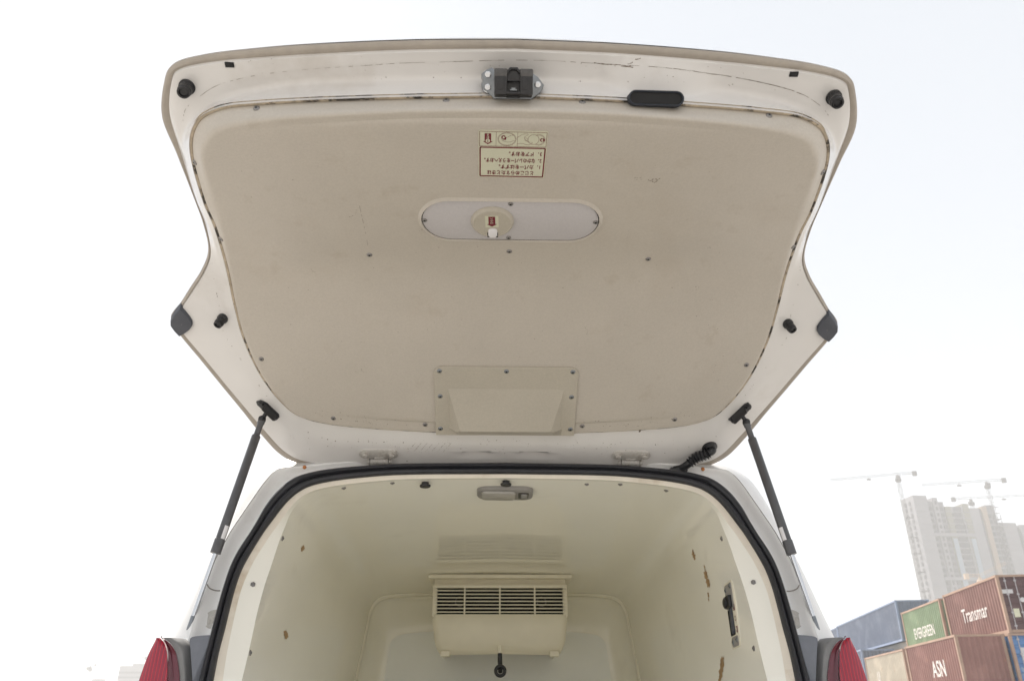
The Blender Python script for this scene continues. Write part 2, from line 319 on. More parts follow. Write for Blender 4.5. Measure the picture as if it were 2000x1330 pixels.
B1 = [[0.0,2.1346,1.6315],[0.2625,2.1338,1.63],[0.3954,2.1318,1.6258],[0.4822,2.1283,1.6186],[0.5459,2.1242,1.6098],[0.5839,2.1225,1.6063],[0.6128,2.1192,1.5995],[0.6291,2.1105,1.5814],[0.6433,2.0958,1.5508],[0.6579,2.0755,1.5086],[0.6725,2.0545,1.4649],[0.6884,2.0309,1.4156],[0.6974,2.0101,1.3725],[0.7052,1.9908,1.3322],[0.7072,1.9636,1.2757],[0.7092,1.9344,1.2149],[0.7073,1.9094,1.1629],[0.7095,1.8805,1.1027]]
B0 = [[0.0,2.2063,1.6664],[0.2707,2.2047,1.6629],[0.4085,2.2034,1.6603],[0.4879,2.2023,1.6581],[0.5594,2.2004,1.6541],[0.595,2.1995,1.6522],[0.6193,2.1961,1.6451],[0.6565,2.1844,1.6208],[0.6865,2.169,1.5886],[0.7031,2.1485,1.5461],[0.7151,2.1265,1.5003],[0.7268,2.0968,1.4383],[0.7374,2.0678,1.378],[0.7464,2.0402,1.3207],[0.7552,2.0073,1.2522],[0.7616,1.9821,1.1996],[0.7675,1.964,1.162],[0.7732,1.9344,1.1004]]
FB = [[0.0,3.889,1.3425],[0.2896,3.889,1.3382],[0.4065,3.889,1.3293],[0.4367,3.889,1.3249],[0.4552,3.889,1.3205],[0.4688,3.889,1.3139],[0.48,3.889,1.3051],[0.4864,3.889,1.2963],[0.4927,3.889,1.2853],[0.4944,3.889,1.2744],[0.496,3.889,1.2635],[0.4977,3.889,1.2526],[0.4993,3.889,1.2417],[0.5007,3.889,1.2266],[0.5019,3.889,1.2094],[0.5051,3.889,1.1879],[0.5078,3.889,1.1581],[0.5103,3.889,1.1263]]
CAP = [[0.7932,1.7337,1.8943],[0.8126,1.7517,1.8838],[0.8248,1.7659,1.8754],[0.828,1.7786,1.8676],[0.8227,1.7925,1.859],[0.8132,1.8052,1.8511],[0.7954,1.7936,1.8584],[0.7801,1.782,1.8656],[0.773,1.773,1.871],[0.7713,1.7654,1.8757],[0.7754,1.7565,1.881],[0.7837,1.7451,1.8877]]
TRIM = [[0.6915,1.8796,1.1423],[0.6922,1.8822,1.1478],[0.6888,1.8838,1.1511],[0.6815,1.8846,1.1528],[0.6664,1.8854,1.1544],[0.6465,1.8859,1.1555],[0.6436,1.8743,1.1314],[0.6432,1.86,1.1016],[0.6401,1.8402,1.0604],[0.6401,1.8102,0.75],[0.6583,1.8102,0.75],[0.6583,1.8402,1.0604],[0.6704,1.855,1.0911],[0.6829,1.8702,1.1228]]
HOUSE_IN = [(1.16, 0.742), (1.1523, 0.7196), (1.1459, 0.7074), (1.1385, 0.6961), (1.128, 0.6888), (1.1082, 0.6821), (1.0823, 0.6757), (1.0619, 0.6712), (0.9, 0.6712), (0.7, 0.6712)]
LINER_PROFILE = [(1.16, 1.9976), (1.3, 1.98), (1.45, 1.96), (1.6, 1.9385), (1.7, 1.893), (1.82, 1.812), (2.015, 1.682)]
# ------------------------------------------------------------------ ground
g = MB(); ys = [-700, -200, -60, -20, 0, 8, 16, 24, 28, 31, 34, 37, 40, 42, 60, 150, 400, 880]; xs = [-880, -300, -80, -20, 0, 20, 80, 300, 880]
def gz(y): t = max(0.0, min(1.0, (y-28)/14)); return 1.724*t*t*(3-2*t)
g.loft([[(x, y, gz(y)) for x in xs] for y in ys], closed=False)
M['ground'] = mat('yard_concrete', (0.36, 0.345, 0.325), 0.85, 0.12, 0.4, bump=0.4, bscale=30, dirt=(((0.2, 0.18, 0.15), 0.25, 0.55, 0.2, 0.5),))
go = g.build('ground', 'ground', kind='structure', angle=60)

# ------------------------------------------------------------------ van
VAN0 = Vector((0, 3.4, 0))
van = thing('refrigerated_van', 'white refrigerated van with its tailgate raised over an empty cream cargo box', 'van', VAN0)
UP = Vector((0, 0, 1))
K = 7
H = {k: catmull(v, K) for k, v in (('L0', L0), ('L1', L1), ('L2', L2), ('L3', L3), ('L4', L4))}
C = {k: mirror_closed(v) for k, v in H.items()}
N = len(C['L0'])
GC = Vector((0, 1.62, 0))
def inset_pt(p, d):
    v = Vector((-p.x, GC.y-p.y, 0)); l = v.length
    return p + v*(min(d, l*0.9)/l)
def loop_inset(loop, d):
    """move each point of a closed planform loop inwards (in x, y) by d along the loop's own normal"""
    n = len(loop); out = []
    for i, p in enumerate(loop):
        a = loop[i-1]; b = loop[(i+1) % n]; t = Vector((b.x-a.x, b.y-a.y, 0))
        t = t.normalized() if t.length > 1e-9 else Vector((1, 0, 0)); nn = Vector((-t.y, t.x, 0))
        if nn.dot(Vector((-p.x, GC.y-p.y, 0))) < 0: nn = -nn
        out.append(p+nn*d)
    return out
# tailgate: pressed inner frame (the tailgate's own mesh)
def smooth(a, b, x):
    t = max(0.0, min(1.0, (x-a)/(b-a))); return t*t*(3-2*t)
lip_up = [p+UP*0.008 for p in loop_inset(C['L1'], -0.001)]
gap_in = [p+UP*0.012 for p in loop_inset(C['L3'], 0.004)]
L2n = []
for p2, p3 in zip(C['L2'], C['L3']):
    k = smooth(0.170, 0.215, p2.x)*(1-smooth(0.345, 0.40, p2.x)) if p2.y < 1.4 else 0.0
    L2n.append(p2.lerp(p3, 0.5*k))
DENTS = [(-0.078, 2.103), (0.078, 2.103)]
def stamp(p):
    d = 0.0
    for (cx, cy_) in DENTS:       # stamped stiffening recesses beside the hinges' mid point
        u = 1-smooth(0.028, 0.040, abs(p.x-cx)); v_ = 1-smooth(0.005, 0.014, abs(p.y-cy_)); d += 0.017*u*v_
    if p.y > 1.75:                # long pressed ridges round the window zone
        pass
    return p + UP*d
secs = []
for i in range(N):
    a, b, c = C['L1'][i], L2n[i], C['L3'][i]
    bot = smooth(1.9, 2.0, b.y)
    s_ = [a, a.lerp(b, 0.12), a.lerp(b, 0.5), b.lerp(a, 0.14)]
    s_ += [b.lerp(c, 0.12), b.lerp(c, 0.6), c.lerp(b, 0.04), c]
    s2 = chaikin(s_, 2)
    s2 = [stamp(q) for q in s2]
    secs.append([lip_up[i]] + s2 + [gap_in[i]])
fr = MB()
fr.loft([[secs[i][j] for i in range(N)] for j in range(len(secs[0]))], True)
tailgate = fr.build('tailgate', 'paint', van, angle=50)
# outer skin and its folded hem
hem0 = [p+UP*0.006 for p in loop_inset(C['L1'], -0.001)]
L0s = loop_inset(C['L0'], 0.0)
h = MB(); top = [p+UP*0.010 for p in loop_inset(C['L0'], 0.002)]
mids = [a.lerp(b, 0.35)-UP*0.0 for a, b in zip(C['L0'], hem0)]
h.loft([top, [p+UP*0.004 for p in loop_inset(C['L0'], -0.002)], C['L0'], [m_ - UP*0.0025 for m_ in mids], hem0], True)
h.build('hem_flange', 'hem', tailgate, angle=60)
def rows_fill(mb, half, ncol, fz=None, mi=0):
    rings = []
    for p in half:
        r_ = []
        for k in range(ncol+1):
            t = -1+2*k/ncol; q = Vector((p.x*t, p.y, p.z))
            r_.append(fz(q, t, p) if fz else q)
        rings.append(r_)
    mb.loft(rings, False, mi)
sk = MB(); Hs = [p+UP*0.010 for p in H['L0']]
rows_fill(sk, Hs, 24, lambda q, t, p: q + UP*(0.012*(1-t*t)*smooth(0.0, 0.3, p.x)))
sk.build('outer_skin', 'skin', tailgate, angle=60)
# liner
def zL(y):
    for (a, za), (b, zb) in zip(ZL[:-1], ZL[1:]):
        if y <= b: return za+(zb-za)*(y-a)/(b-a)
    return ZL[-1][1]
ZL = [(q.y, q.z) for q in sorted(catmull([(0, y, z) for y, z in LINER_PROFILE], 12), key=lambda q: q.y)]
HL = H['L4']; CL = C['L4']
e0 = [p+UP*0.010 for p in loop_inset(C['L3'], 0.0065)]
e1 = [p-UP*0.001 for p in loop_inset(C['L3'], 0.0065)]
L5 = [Vector((p.x, p.y, 0)) for p in loop_inset(CL, 0.020)]
for p, q in zip(L5, CL): p.z = zL(p.y) + 0.0
sec = []
for i in range(N):
    a = e1[i]; b = CL[i]; c = L5[i]
    s_ = chaikin([a, a.lerp(b, 0.25), b, b.lerp(c, 0.7), c], 2)
    sec.append([e0[i]]+s_)
ln = MB(); ln.loft([[sec[i][j] for i in range(N)] for j in range(len(sec[0]))], True)
half5 = L5[:len(HL)]; half5[0].x = 0; half5[-1].x = 0
def lz(q, t, p):
    cr_ = 0.006*(1-t*t)*smooth(0.02, 0.3, abs(p.x))
    return q - UP*cr_
rows_fill(ln, half5, 40, lz)
bm_ = ln
liner = ln.build('inner_liner', 'gate_liner', tailgate, angle=60)
bpy.context.view_layer.update()
_b = bmesh.new(); _b.from_mesh(liner.data); bmesh.ops.remove_doubles(_b, verts=_b.verts[:], dist=0.0003)
bmesh.ops.recalc_face_normals(_b, faces=_b.faces[:]); _b.to_mesh(liner.data); _b.free(); liner.data.shade_smooth(); liner.data.set_sharp_from_angle(angle=R(60))
# grimy sealant bead lying in the joint between frame and liner
sb = MB(); rings = []
for dx, dz in ((0.0, 0.0), (0.0015, -0.0015), (0.005, -0.0018), (0.0068, 0.0005), (0.0068, 0.006), (0.0, 0.006)):
    lp = loop_inset(C['L3'], dx+0.0002)
    wv = [0.0007*noise.noise(Vector((p.x*60, p.y*60, 0))) for p in lp]
    rings.append([p+UP*(dz+0.0012+wv[i]) for i, p in enumerate(lp)])
sb.loft(rings, True); sb.build('seam_sealant', 'seam', tailgate, angle=0)
# slate plastic corner caps at the waist of the gate
for sgn in (-1, 1):
    mb = MB(); P = [Vector((sgn*p[0], p[1], p[2])) for p in CAP]
    for p in P:
        ok, l, n_, i_ = tailgate.closest_point_on_mesh(p-BASE['tailgate'])
        l = l+BASE['tailgate']; p.z = min(p.z, l.z-0.003)
    n = len(P); c = sum(P, Vector())/n
    mb.loft([[p+UP*0.012 for p in P], [p-UP*0.004 for p in P], [c+(p-c)*0.94-UP*0.007 for p in P], [c+(p-c)*0.5-UP*0.008 for p in P], [c-UP*0.0082+(p-c)*0.02 for p in P]], True)
    mb.build('corner_cap', 'cap', tailgate, angle=40)

# ------------------------------------------------------------------ rear opening
def ext(Hh, lows):
    last = Hh[-1]; return Hh + [Vector((last.x+dx, last.y+dy, z)) for dx, dy, z in lows]
KO = 4
O = {k: catmull(v, KO) for k, v in (('S0', S0), ('S1', S1), ('LIP', LIP), ('FL', FL), ('BK', BK), ('FB', FB), ('B1', B1), ('B0', B0))}
low = [(0.0, -0.02, 0.98), (0.0, -0.03, 0.8), (0.0, -0.03, 0.62)]
for k in ('S0', 'S1', 'LIP', 'FL'): O[k] = ext(O[k], low)
O['B1'] = ext(O['B1'], [(0.01, -0.03, 0.95), (0.015, -0.03, 0.8), (0.015, -0.03, 0.5)])
O['B0'] = ext(O['B0'], [(0.03, -0.02, 0.95), (0.045, -0.02, 0.75), (0.05, -0.02, 0.35)])
for k in ('BK', 'FB'): O[k] = ext(O[k], [(0.006, 0, 0.95), (0.012, 0, 0.8), (0.012, 0, 0.62)])
W_ = {k: mirror_open(v) for k, v in O.items()}
n_o = len(W_['S0'])
# black double-lobed door seal
sl = MB(); path0, path1 = W_['S0'], W_['S1']; rings = []
prof = [(0.0, 0.012), (0.0, -0.004), (0.06, -0.013), (0.2, -0.019), (0.36, -0.017), (0.46, -0.009), (0.50, -0.006), (0.55, -0.009), (0.68, -0.014), (0.85, -0.012), (0.97, -0.005), (1.0, 0.002), (1.0, 0.015)]
for t, dy in prof:
    rings.append([a.lerp(b, t)+Vector((0, dy, 0)) for a, b in zip(path0, path1)])
sl.loft(rings, False); sl.build('door_seal', 'rubber', van, angle=60)
# cream lip + flange + cargo box
lp = MB(); lp.loft([[p+Vector((0, 0.03, 0)) for p in W_['S1']], [a.lerp(b, 0.0)+Vector((0, 0.004, 0)) for a, b in zip(W_['S1'], W_['LIP'])], W_['LIP']], False)
lp.build('opening_lip', 'cream', van, angle=50)
cb = MB(); rings = [W_['LIP'], [a.lerp(b, 0.35)+Vector((0, -0.001, 0)) for a, b in zip(W_['LIP'], W_['FL'])], W_['FL']]
cb.loft(rings, False)
tub = []
for j in range(0, 25):
    t = j/24
    tub.append([a.lerp(b, t) for a, b in zip(W_['FL'], W_['BK'])])
tub[0] = [a.lerp(b, 0.002) for a, b in zip(W_['FL'], W_['BK'])]
cb.loft([W_['FL']]+tub, False)
cargo = cb.build('cargo_liner', 'cargo', van, angle=32)
bk = MB(); BKc, FBc = W_['BK'], W_['FB']
rings = [BKc, [a.lerp(b, 0.02)-Vector((0, 0.006, 0)) for a, b in zip(BKc, FBc)], [a.lerp(b, 0.05)-Vector((0, 0.008, 0)) for a, b in zip(BKc, FBc)], [a.lerp(b, 0.085)-Vector((0, 0.003, 0)) for a, b in zip(BKc, FBc)]]
for j in range(0, 11):
    th = math.pi/2*j/10; k = 0.10+0.90*(1-math.cos(th)); q = []
    for a, b in zip(BKc, FBc):
        p = a.lerp(b, k); p.y = 3.75+0.14*math.sin(th); q.append(p)
    rings.append(q)
bk.loft(rings, False); bk.build('front_bulkhead', 'cargo', cargo, angle=50)
ps = MB(); q = [Vector((p.x, 3.889, p.z)) for p in FBc]; c = Vector((0, 3.889, 0.9))
nq = len(q); ps.add(q+[Vector((0, 3.889, q[0].z))], [[i, i+1, nq] for i in range(nq-1)])
ps.build('bulkhead_panel', 'bulk', cargo, angle=0)
fl = MB(); fl.box((0, 2.85, 0.60), (1.28, 2.1, 0.03)); fl.build('cargo_floor', 'cargo', cargo, angle=0)

# ------------------------------------------------------------------ body shell
bs = MB()
S0b = [p+Vector((0, 0.012, 0)) for p in W_['S0']]
dv = Vector((0, 1, 0))
rr_ = []
for i in range(n_o):
    a, b, c = S0b[i], W_['B1'][i], W_['B0'][i]
    m1 = a.lerp(b, 0.30)+dv*0.030; m2 = a.lerp(b, 0.62)+dv*0.024; m3 = a.lerp(b, 0.86)+dv*0.004
    s_ = chaikin([a, m1, m2, m3, b], 2)
    s_ += [b+dv*0.0015+(c-b)*0.03, b+(c-b)*0.09+dv*0.0]
    s_ += chaikin([b.lerp(c, 0.12), b.lerp(c, 0.6)-dv*0.012, c-dv*0.006, c+(c-b)*0.04+dv*0.02], 2)
    rr_.append(s_)
rings = [[rr_[i][j] for i in range(n_o)] for j in range(len(rr_[0]))]
bs.loft(rings, False)
edge = rings[-1]; prof_y = [(0.0, 1.0, 0.0), (0.10, 1.012, 0.004), (0.4, 1.03, 0.012), (1.0, 1.045, 0.015), (1.7, 1.04, 0.0), (2.05, 1.02, -0.03)]
br = []
zsill = 0.33
for dy, sx, dz in prof_y:
    br.append([Vector((p.x*sx, p.y+dy, p.z+dz*smooth(0.9, 1.5, p.z))) for p in edge])
bs.loft(br, False)
# windscreen and bonnet end
last = br[-1]; rs = [last]
for dy, k in ((0.35, 0.80), (0.75, 0.52), (1.35, 0.42), (1.55, 0.25)):
    rs.append([Vector((p.x*(0.98-0.02*dy), p.y+dy, zsill+(p.z-zsill)*(k if p.z > 1.0 else min(1.0, k*1.5)))) for p in last])
bs.loft(rs, False)
nl = len(rs[-1]); bs.add(rs[-1]+[Vector((0, rs[-1][0].y, zsill))], [[i, i+1, nl] for i in range(nl-1)])
body = bs.build('body_shell', 'skin', van, angle=38)
bp = MB(); bp.box((0, 1.80, 0.46), (1.56, 0.18, 0.30), bev=0.04); bp.build('rear_bumper', 'trim', van, angle=40)
un = MB(); un.box((0, 3.6, 0.34), (1.45, 3.6, 0.05)); un.build('underbody', 'dark', van, angle=0)
for (wx, wy) in ((-0.72, 2.55), (0.72, 2.55), (-0.72, 5.0), (0.72, 5.0)):
    Mx = Matrix.Translation((wx, wy, 0.29)) @ Matrix.Rotation(R(90)*(1 if wx > 0 else -1), 4, 'Y')
    t = MB(); t.lathe([(0.18, -0.08), (0.27, -0.085), (0.29, -0.06), (0.29, 0.06), (0.27, 0.085), (0.18, 0.08)], Mx, 28)
    wh = t.build('wheel', 'tyre', van, angle=40)
    r_ = MB(); r_.lathe([(0.18, 0.0), (0.185, 0.082), (0.16, 0.086), (0.12, 0.06), (0.05, 0.07), (0.03, 0.085), (0.005, 0.085)], Mx, 24); r_.build('rim', 'steel', wh, angle=40)
# tail lamps, their housings and the grey lower pillar trims
def lampx(tab, z):
    for (z0, x0), (z1, x1) in zip(tab[:-1], tab[1:]):
        if z <= z0 and z >= z1: return x0+(x1-x0)*(z-z0)/(z1-z0)
    return tab[-1][1] if z < tab[-1][0] else tab[0][1]
LI = [(q.z, q.x) for q in catmull([(x, 0, z) for z, x in ((1.150, 0.751), (1.138, 0.731), (1.122, 0.7165), (1.105, 0.708), (1.085, 0.701), (1.06, 0.6945), (0.98, 0.690), (0.85, 0.70), (0.72, 0.735))], 6)]
LO = [(q.z, q.x) for q in catmull([(x, 0, z) for z, x in ((1.150, 0.755), (1.138, 0.759), (1.122, 0.7645), (1.105, 0.769), (1.085, 0.7725), (1.06, 0.776), (0.98, 0.782), (0.85, 0.785), (0.72, 0.775))], 6)]
def lamp_grid(sg, u0, u1, nu, nv=50, ztop=1.149, flute=0.0, lift=0.0):
    rings = []
    for j in range(nv+1):
        z = ztop+(0.725-ztop)*(j/nv)**1.3; xi, xo = lampx(LI, z), lampx(LO, z); r_ = []
        for k in range(nu+1):
            u = u0+(u1-u0)*k/nu
            x = xi+(xo-xi)*min(u, 1.0); y = 1.862-0.22*(1.15-z)*0.35-0.022*math.sin(math.pi*min(u, 1)*0.55+0.2)+0.035*max(0, u-0.6)**2
            if u > 1: x += 0.03*(u-1); y += 0.10*(u-1)+0.012
            y += lift + flute*math.cos(u*2*math.pi*9)
            r_.append(Vector((sg*x, y, z)))
        rings.append(r_)
    return rings
for sg in (-1, 1):
    lb = MB(); lb.loft(lamp_grid(sg, 0.27, 2.0, 90, flute=0.0002, ztop=1.147), False)
    tl = lb.build('tail_lamp', 'lens', van, angle=60)
    l2 = MB(); l2.loft(lamp_grid(sg, 0.0, 0.14, 4, lift=0.004, ztop=1.152), False); l2.loft(lamp_grid(sg, 0.13, 0.28, 4, lift=0.009, ztop=1.150), False)
    l2.build('lens_border', 'lens2', tl, angle=30)
    hb = MB(); inner = lamp_grid(sg, 0.0, 0.06, 1, lift=0.006)
    rings = []
    for (a, b) in inner:
        z = a.z; xt = 0.742-0.0 if z > 1.15 else None
        xh = lampx(HOUSE_IN, z)
        p = Vector((sg*xh, 1.885-0.22*(1.15-z)*0.4, z)); mid = a.lerp(p, 0.5)-Vector((0, 0.012, 0))
        rings.append(chaikin([a, a.lerp(mid, 0.6), mid, p.lerp(mid, 0.5), p, p+Vector((0, 0.05, 0))], 2))
    hb.loft(rings, False)
    hb.add([rings[0][0], rings[0][len(rings[0])//2], rings[0][-1], rings[0][0]+Vector((0, 0.08, 0.004))], [[0, 1, 2, 3]])
    hb.build('lamp_housing', 'housing', van, angle=50)
    tp = MB(); P = [Vector((sg*x, y-0.012, z)) for x, y, z in TRIM]; P2 = [p+Vector((0, 0.05, 0)) for p in P]
    tp.loft([P2, P], True); n = len(P); tp.add(P, [list(range(n))]); tp.build('pillar_trim', 'trim', van, angle=30)
# ------------------------------------------------------------------ fittings on the tailgate
def on(o, p, toward):
    """nearest point of part o to p and its normal, turned to the side of `toward`"""
    c = BASE[o.name]; ok, l, n, i = o.closest_point_on_mesh(Vector(p)-c)
    if n.dot(Vector(toward)) < 0: n = -n
    return l+c, n
OUT = Vector((0, -0.5, -0.87)); GUP = Vector((0, -1, 0))        # gate: outwards from its inner face; towards its free edge
def gate_frame(p, o=None, up=GUP):
    l, n = on(o or liner, p, OUT); return frame_at(l, n, up)
# --- screws
sm = MB(); sm.lathe([(0.0068, -0.002), (0.0066, 0.0008), (0.0055, 0.0022), (0.0036, 0.0030), (0.0024, 0.0030)], Matrix.Identity(4), 14)
sm.prism(circ(0.0023, 6), Matrix.Identity(4), 0.0025, 0.00315, 1)
SCREW = sm.build('screw', ['screw', 'dark'], tailgate, angle=40)
_first = [True]
def screw(p, o=None, parent=None, s=1.0, src=None, up=GUP, toward=None):
    l, n = on(o or liner, p, toward or OUT); Mx = frame_at(l, n, up) @ Matrix.Rotation(random.uniform(0, 3), 4, 'Z') @ Matrix.Scale(s, 4)
    src = src or SCREW
    if _first[0] and src is SCREW:
        _first[0] = False; m = Mx.copy(); m.translation = Mx.translation-BASE[tailgate.name]; SCREW.matrix_basis = m; BASE[SCREW.name] = Mx.translation.copy(); return SCREW
    return copy_part(src, Mx, parent or tailgate)
for p in [(-0.4830, 1.1819, 2.0267), (-0.1269, 1.1596, 2.0329), (0.1276, 1.1602, 2.0344), (0.4869, 1.1825, 2.0293), (-0.6352, 1.3086, 1.9971), (0.6334, 1.3102, 1.9952), (-0.6440, 1.5294, 1.9567), (0.6451, 1.5338, 1.9566),
          (-0.3177, 1.5647, 1.9414), (0.3188, 1.5684, 1.9408), (-0.0006, 1.5450, 1.9427), (-0.6137, 1.8374, 1.8003), (0.6082, 1.8426, 1.7969), (-0.4525, 1.9896, 1.6990), (0.4471, 1.9872, 1.7005), (-0.2131, 2.0053, 1.6885), (0.2031, 2.0071, 1.6873)]:
    screw(p)
# --- rubber bump stops
def bump(p, r_, L_, lean):
    l, n = on(tailgate, p, OUT); n = (n+Vector(lean)).normalized(); Mx = frame_at(l, n, GUP); mb = MB()
    mb.lathe([(r_*1.15, -0.006), (r_*1.15, 0.004), (r_*0.98, 0.005), (r_*0.98, L_*0.35), (r_*0.88, L_*0.37), (r_*0.88, L_*0.45), (r_*0.98, L_*0.47), (r_*0.98, L_*0.72), (r_*0.86, L_*0.75), (r_*0.86, L_*0.82), (r_*0.93, L_*0.85), (r_*0.88, L_), (r_*0.62, L_+0.001), (r_*0.5, L_-0.003), (0.001, L_-0.003)], Mx, 20)
    mb.build('bump_stop', 'black', tailgate, angle=45)
for s_ in (-1, 1):
    bump((s_*0.6272, 1.1965, 2.0897), 0.0135, 0.030, (s_*-0.1, -0.15, -0.3)); bump((s_*0.6947, 1.7540, 1.8704), 0.0115, 0.026, (s_*0.25, 0.1, -0.5))
    Mx = gate_frame((s_*0.5368, 1.1548, 2.1068), tailgate); mb = MB(); mb.box((0, 0, 0), (0.017, 0.010, 0.004), 0, None, 0.001)
    q = MB(); q.v = [Mx @ v for v in mb.v]; q.f = mb.f; q.m = mb.m; q.build('clip_hole', 'dark', tailgate, angle=30)
# --- latch
l, n_ = on(tailgate, (-0.0029, 1.1577, 2.0555), OUT); Mx = frame_at(Vector((-0.002, l.y-0.014, l.z+0.002)), Vector((0, -0.86, -0.51)), (0, 0, 1))
bp_ = MB(); plate_o = [(-0.050, 0.030), (-0.040, 0.034), (-0.030, 0.026), (0.034, 0.026), (0.046, 0.018), (0.057, 0.004), (0.050, -0.010), (0.034, -0.022), (-0.036, -0.022), (-0.046, -0.012), (-0.056, -0.006), (-0.060, 0.004), (-0.056, 0.012), (-0.060, 0.022)]
bp_.prism([(u, v-0.003) for u, v in plate_o], Mx, -0.030, 0.003, bev=0.0008); lb_ = bp_.build('latch_bracket', 'steel', tailgate, angle=30)
lt = MB()
def boxM(mb, c, d, Mx, mi=0, bev=0.0):
    t = MB(); t.box(c, d, mi, None, bev); return mb.add([Mx @ v for v in t.v], t.f, mi)
boxM(lt, (-0.0235, 0.0, 0.012), (0.0235, 0.046, 0.036), Mx, 0, 0.003); boxM(lt, (0.0235, 0.0, 0.012), (0.0235, 0.046, 0.036), Mx, 0, 0.003)
boxM(lt, (0, 0.013, 0.006), (0.026, 0.020, 0.034), Mx); boxM(lt, (0, -0.002, -0.004), (0.026, 0.044, 0.034), Mx)
boxM(lt, (0, -0.0195, 0.012), (0.070, 0.004, 0.034), Mx, 0, 0.001)
lt.tube([Mx @ Vector((-0.012, 0.017, 0.026)), Mx @ Vector((-0.006, 0.024, 0.026)), Mx @ Vector((0.006, 0.024, 0.026)), Mx @ Vector((0.012, 0.017, 0.026))], 0.0028, 8)
boxM(lt, (-0.022, -0.003, 0.030), (0.011, 0.022, 0.0016), Mx, 0, 0.0004); boxM(lt, (0.022, -0.003, 0.030), (0.011, 0.022, 0.0016), Mx, 0, 0.0004)
boxM(lt, (-0.0235, 0.0165, 0.0125), (0.0240, 0.0145, 0.0368), Mx, 1, 0.003); boxM(lt, (0.0235, 0.0165, 0.0125), (0.0240, 0.0145, 0.0368), Mx, 1, 0.003)
lt.build('latch', ['black', 'dusty'], tailgate, angle=35)
pin = MB(); boxM(pin, (0, -0.013, 0.017), (0.013, 0.0025, 0.012), Mx, 0, 0.0005); boxM(pin, (0, -0.0105, 0.018), (0.007, 0.003, 0.008), Mx); pin.build('latch_claw', 'steel', tailgate, angle=30)
hexm = MB(); hexm.lathe([(0.0098, 0), (0.0094, 0.0016), (0.0066, 0.0018)], Matrix.Identity(4), 20); hexm.prism(circ(0.0063, 6), Matrix.Identity(4), 0.0015, 0.0066, bev=0.0008)
HEX = hexm.build('latch_bolt', 'bolt', tailgate, angle=25)
for i, (u, v) in enumerate(((-0.0475, 0.018), (-0.0475, -0.005), (0.0455, 0.001))):
    m = Mx @ Matrix.Translation((u, v, 0.003)) @ Matrix.Rotation(0.4*i, 4, 'Z')
    if i == 0:
        b = m.copy(); b.translation = m.translation-BASE[tailgate.name]; HEX.matrix_basis = b; BASE[HEX.name] = m.translation.copy()
    else: copy_part(HEX, m, tailgate)
# --- pull handle pocket
def stad(w_, h_, n=10):
    r_ = h_/2; o = []
    for k in range(n+1): t = R(-90+180*k/n); o.append((w_/2-r_+r_*math.cos(t), r_*math.sin(t)))
    for k in range(n+1): t = R(90+180*k/n); o.append((-w_/2+r_+r_*math.cos(t), r_*math.sin(t)))
    return o
l, n_ = on(tailgate, (0.2631, 1.1619, 2.0410), OUT); Mh = frame_at(l+Vector((0.0015, -0.0125, -0.0045)), Vector((0, -0.86, -0.51)), (0.012, 0, 1))
hp = MB(); ringset = []
for (dw, h) in ((0.0, -0.030), (0.0, 0.003), (-0.003, 0.0050), (-0.005, 0.0046), (-0.007, 0.0030), (-0.008, -0.002)):
    ringset.append([Mh @ Vector((x, y, h)) for x, y in stad(0.105+dw, 0.0285+dw)])
hp.loft(ringset, True)
handle = hp.build('pull_handle_ring', M['cap2'] if 'cap2' in M else 'rubber', tailgate, angle=50)
hc = MB(); hc.prism(stad(0.099, 0.0225), Mh, -0.030, 0.0005); hc.build('handle_pocket', 'dark', tailgate, angle=0)
# --- oval cover plate with release knob
Mp = gate_frame((-0.0002, 1.4404, 1.9553)); PW, PH = 0.382, 0.126
rim = MB(); rs_ = []
for (d, h) in ((0.016, -0.001), (0.010, 0.0012), (0.004, 0.0042), (0.0015, 0.0050), (0.0, 0.0044), (-0.0012, 0.0005)):
    rs_.append([Mp @ Vector((x, y, h)) for x, y in stad(PW+d, PH+d, 14)])
rim.loft(rs_, True); rim.build('cover_rim', 'gate_liner', tailgate, angle=60)
gp = MB(); gp.prism(stad(PW-0.0045, PH-0.0045, 14), Mp, -0.004, 0.0016, bev=0.0006); gp.build('cover_plate', 'plate', tailgate, angle=30)
gap = MB(); gap.loft([[Mp @ Vector((x, y, 0.0007)) for x, y in stad(PW-0.001, PH-0.001, 14)], [Mp @ Vector((x, y, 0.0007)) for x, y in stad(PW-0.006, PH-0.006, 14)]], True); gap.build('cover_gap', 'dark', tailgate, angle=0)
def local_screw(u, v, h, Mx, s=1.0, src=None):
    return copy_part(src or SCREW, Mx @ Matrix.Translation((u, v, h)) @ Matrix.Rotation(random.uniform(0, 3), 4, 'Z') @ Matrix.Scale(s, 4), tailgate)
for u, v in ((-0.001, 0.054), (-0.003, -0.054), (-0.184, 0.0), (0.183, 0.0)): local_screw(u, v, 0.0016, Mp, 0.9)
Me = Mp @ Matrix.Translation((-0.039, -0.001, 0.0016))
es = MB(); es.lathe([(0.0468, -0.001), (0.0452, 0.0045), (0.0425, 0.0078), (0.0400, 0.0086), (0.0392, 0.0078), (0.0, 0.0078)], Me, 40); boss = es.build('release_boss', 'beige', tailgate, angle=35)
kb = MB(); kb.prism([(-0.0098, 0.010), (-0.0085, 0.014), (-0.004, 0.0165), (0.004, 0.0165), (0.0085, 0.014), (0.0098, 0.010), (0.0098, -0.004), (0.006, -0.0115), (-0.006, -0.0115), (-0.0098, -0.004)], Me @ Matrix.Translation((0.001, -0.031, 0)), 0.002, 0.0105, bev=0.0015); kb.build('release_knob', 'white', tailgate, angle=35)
ks = MB(); ks.flat([(-0.0118, 0.004), (0.0118, 0.004), (0.0118, -0.012), (-0.0118, -0.012)], Me @ Matrix.Translation((0.001, -0.031, 0)), 0.0083); ks.build('knob_slot', 'dark', tailgate, angle=0)
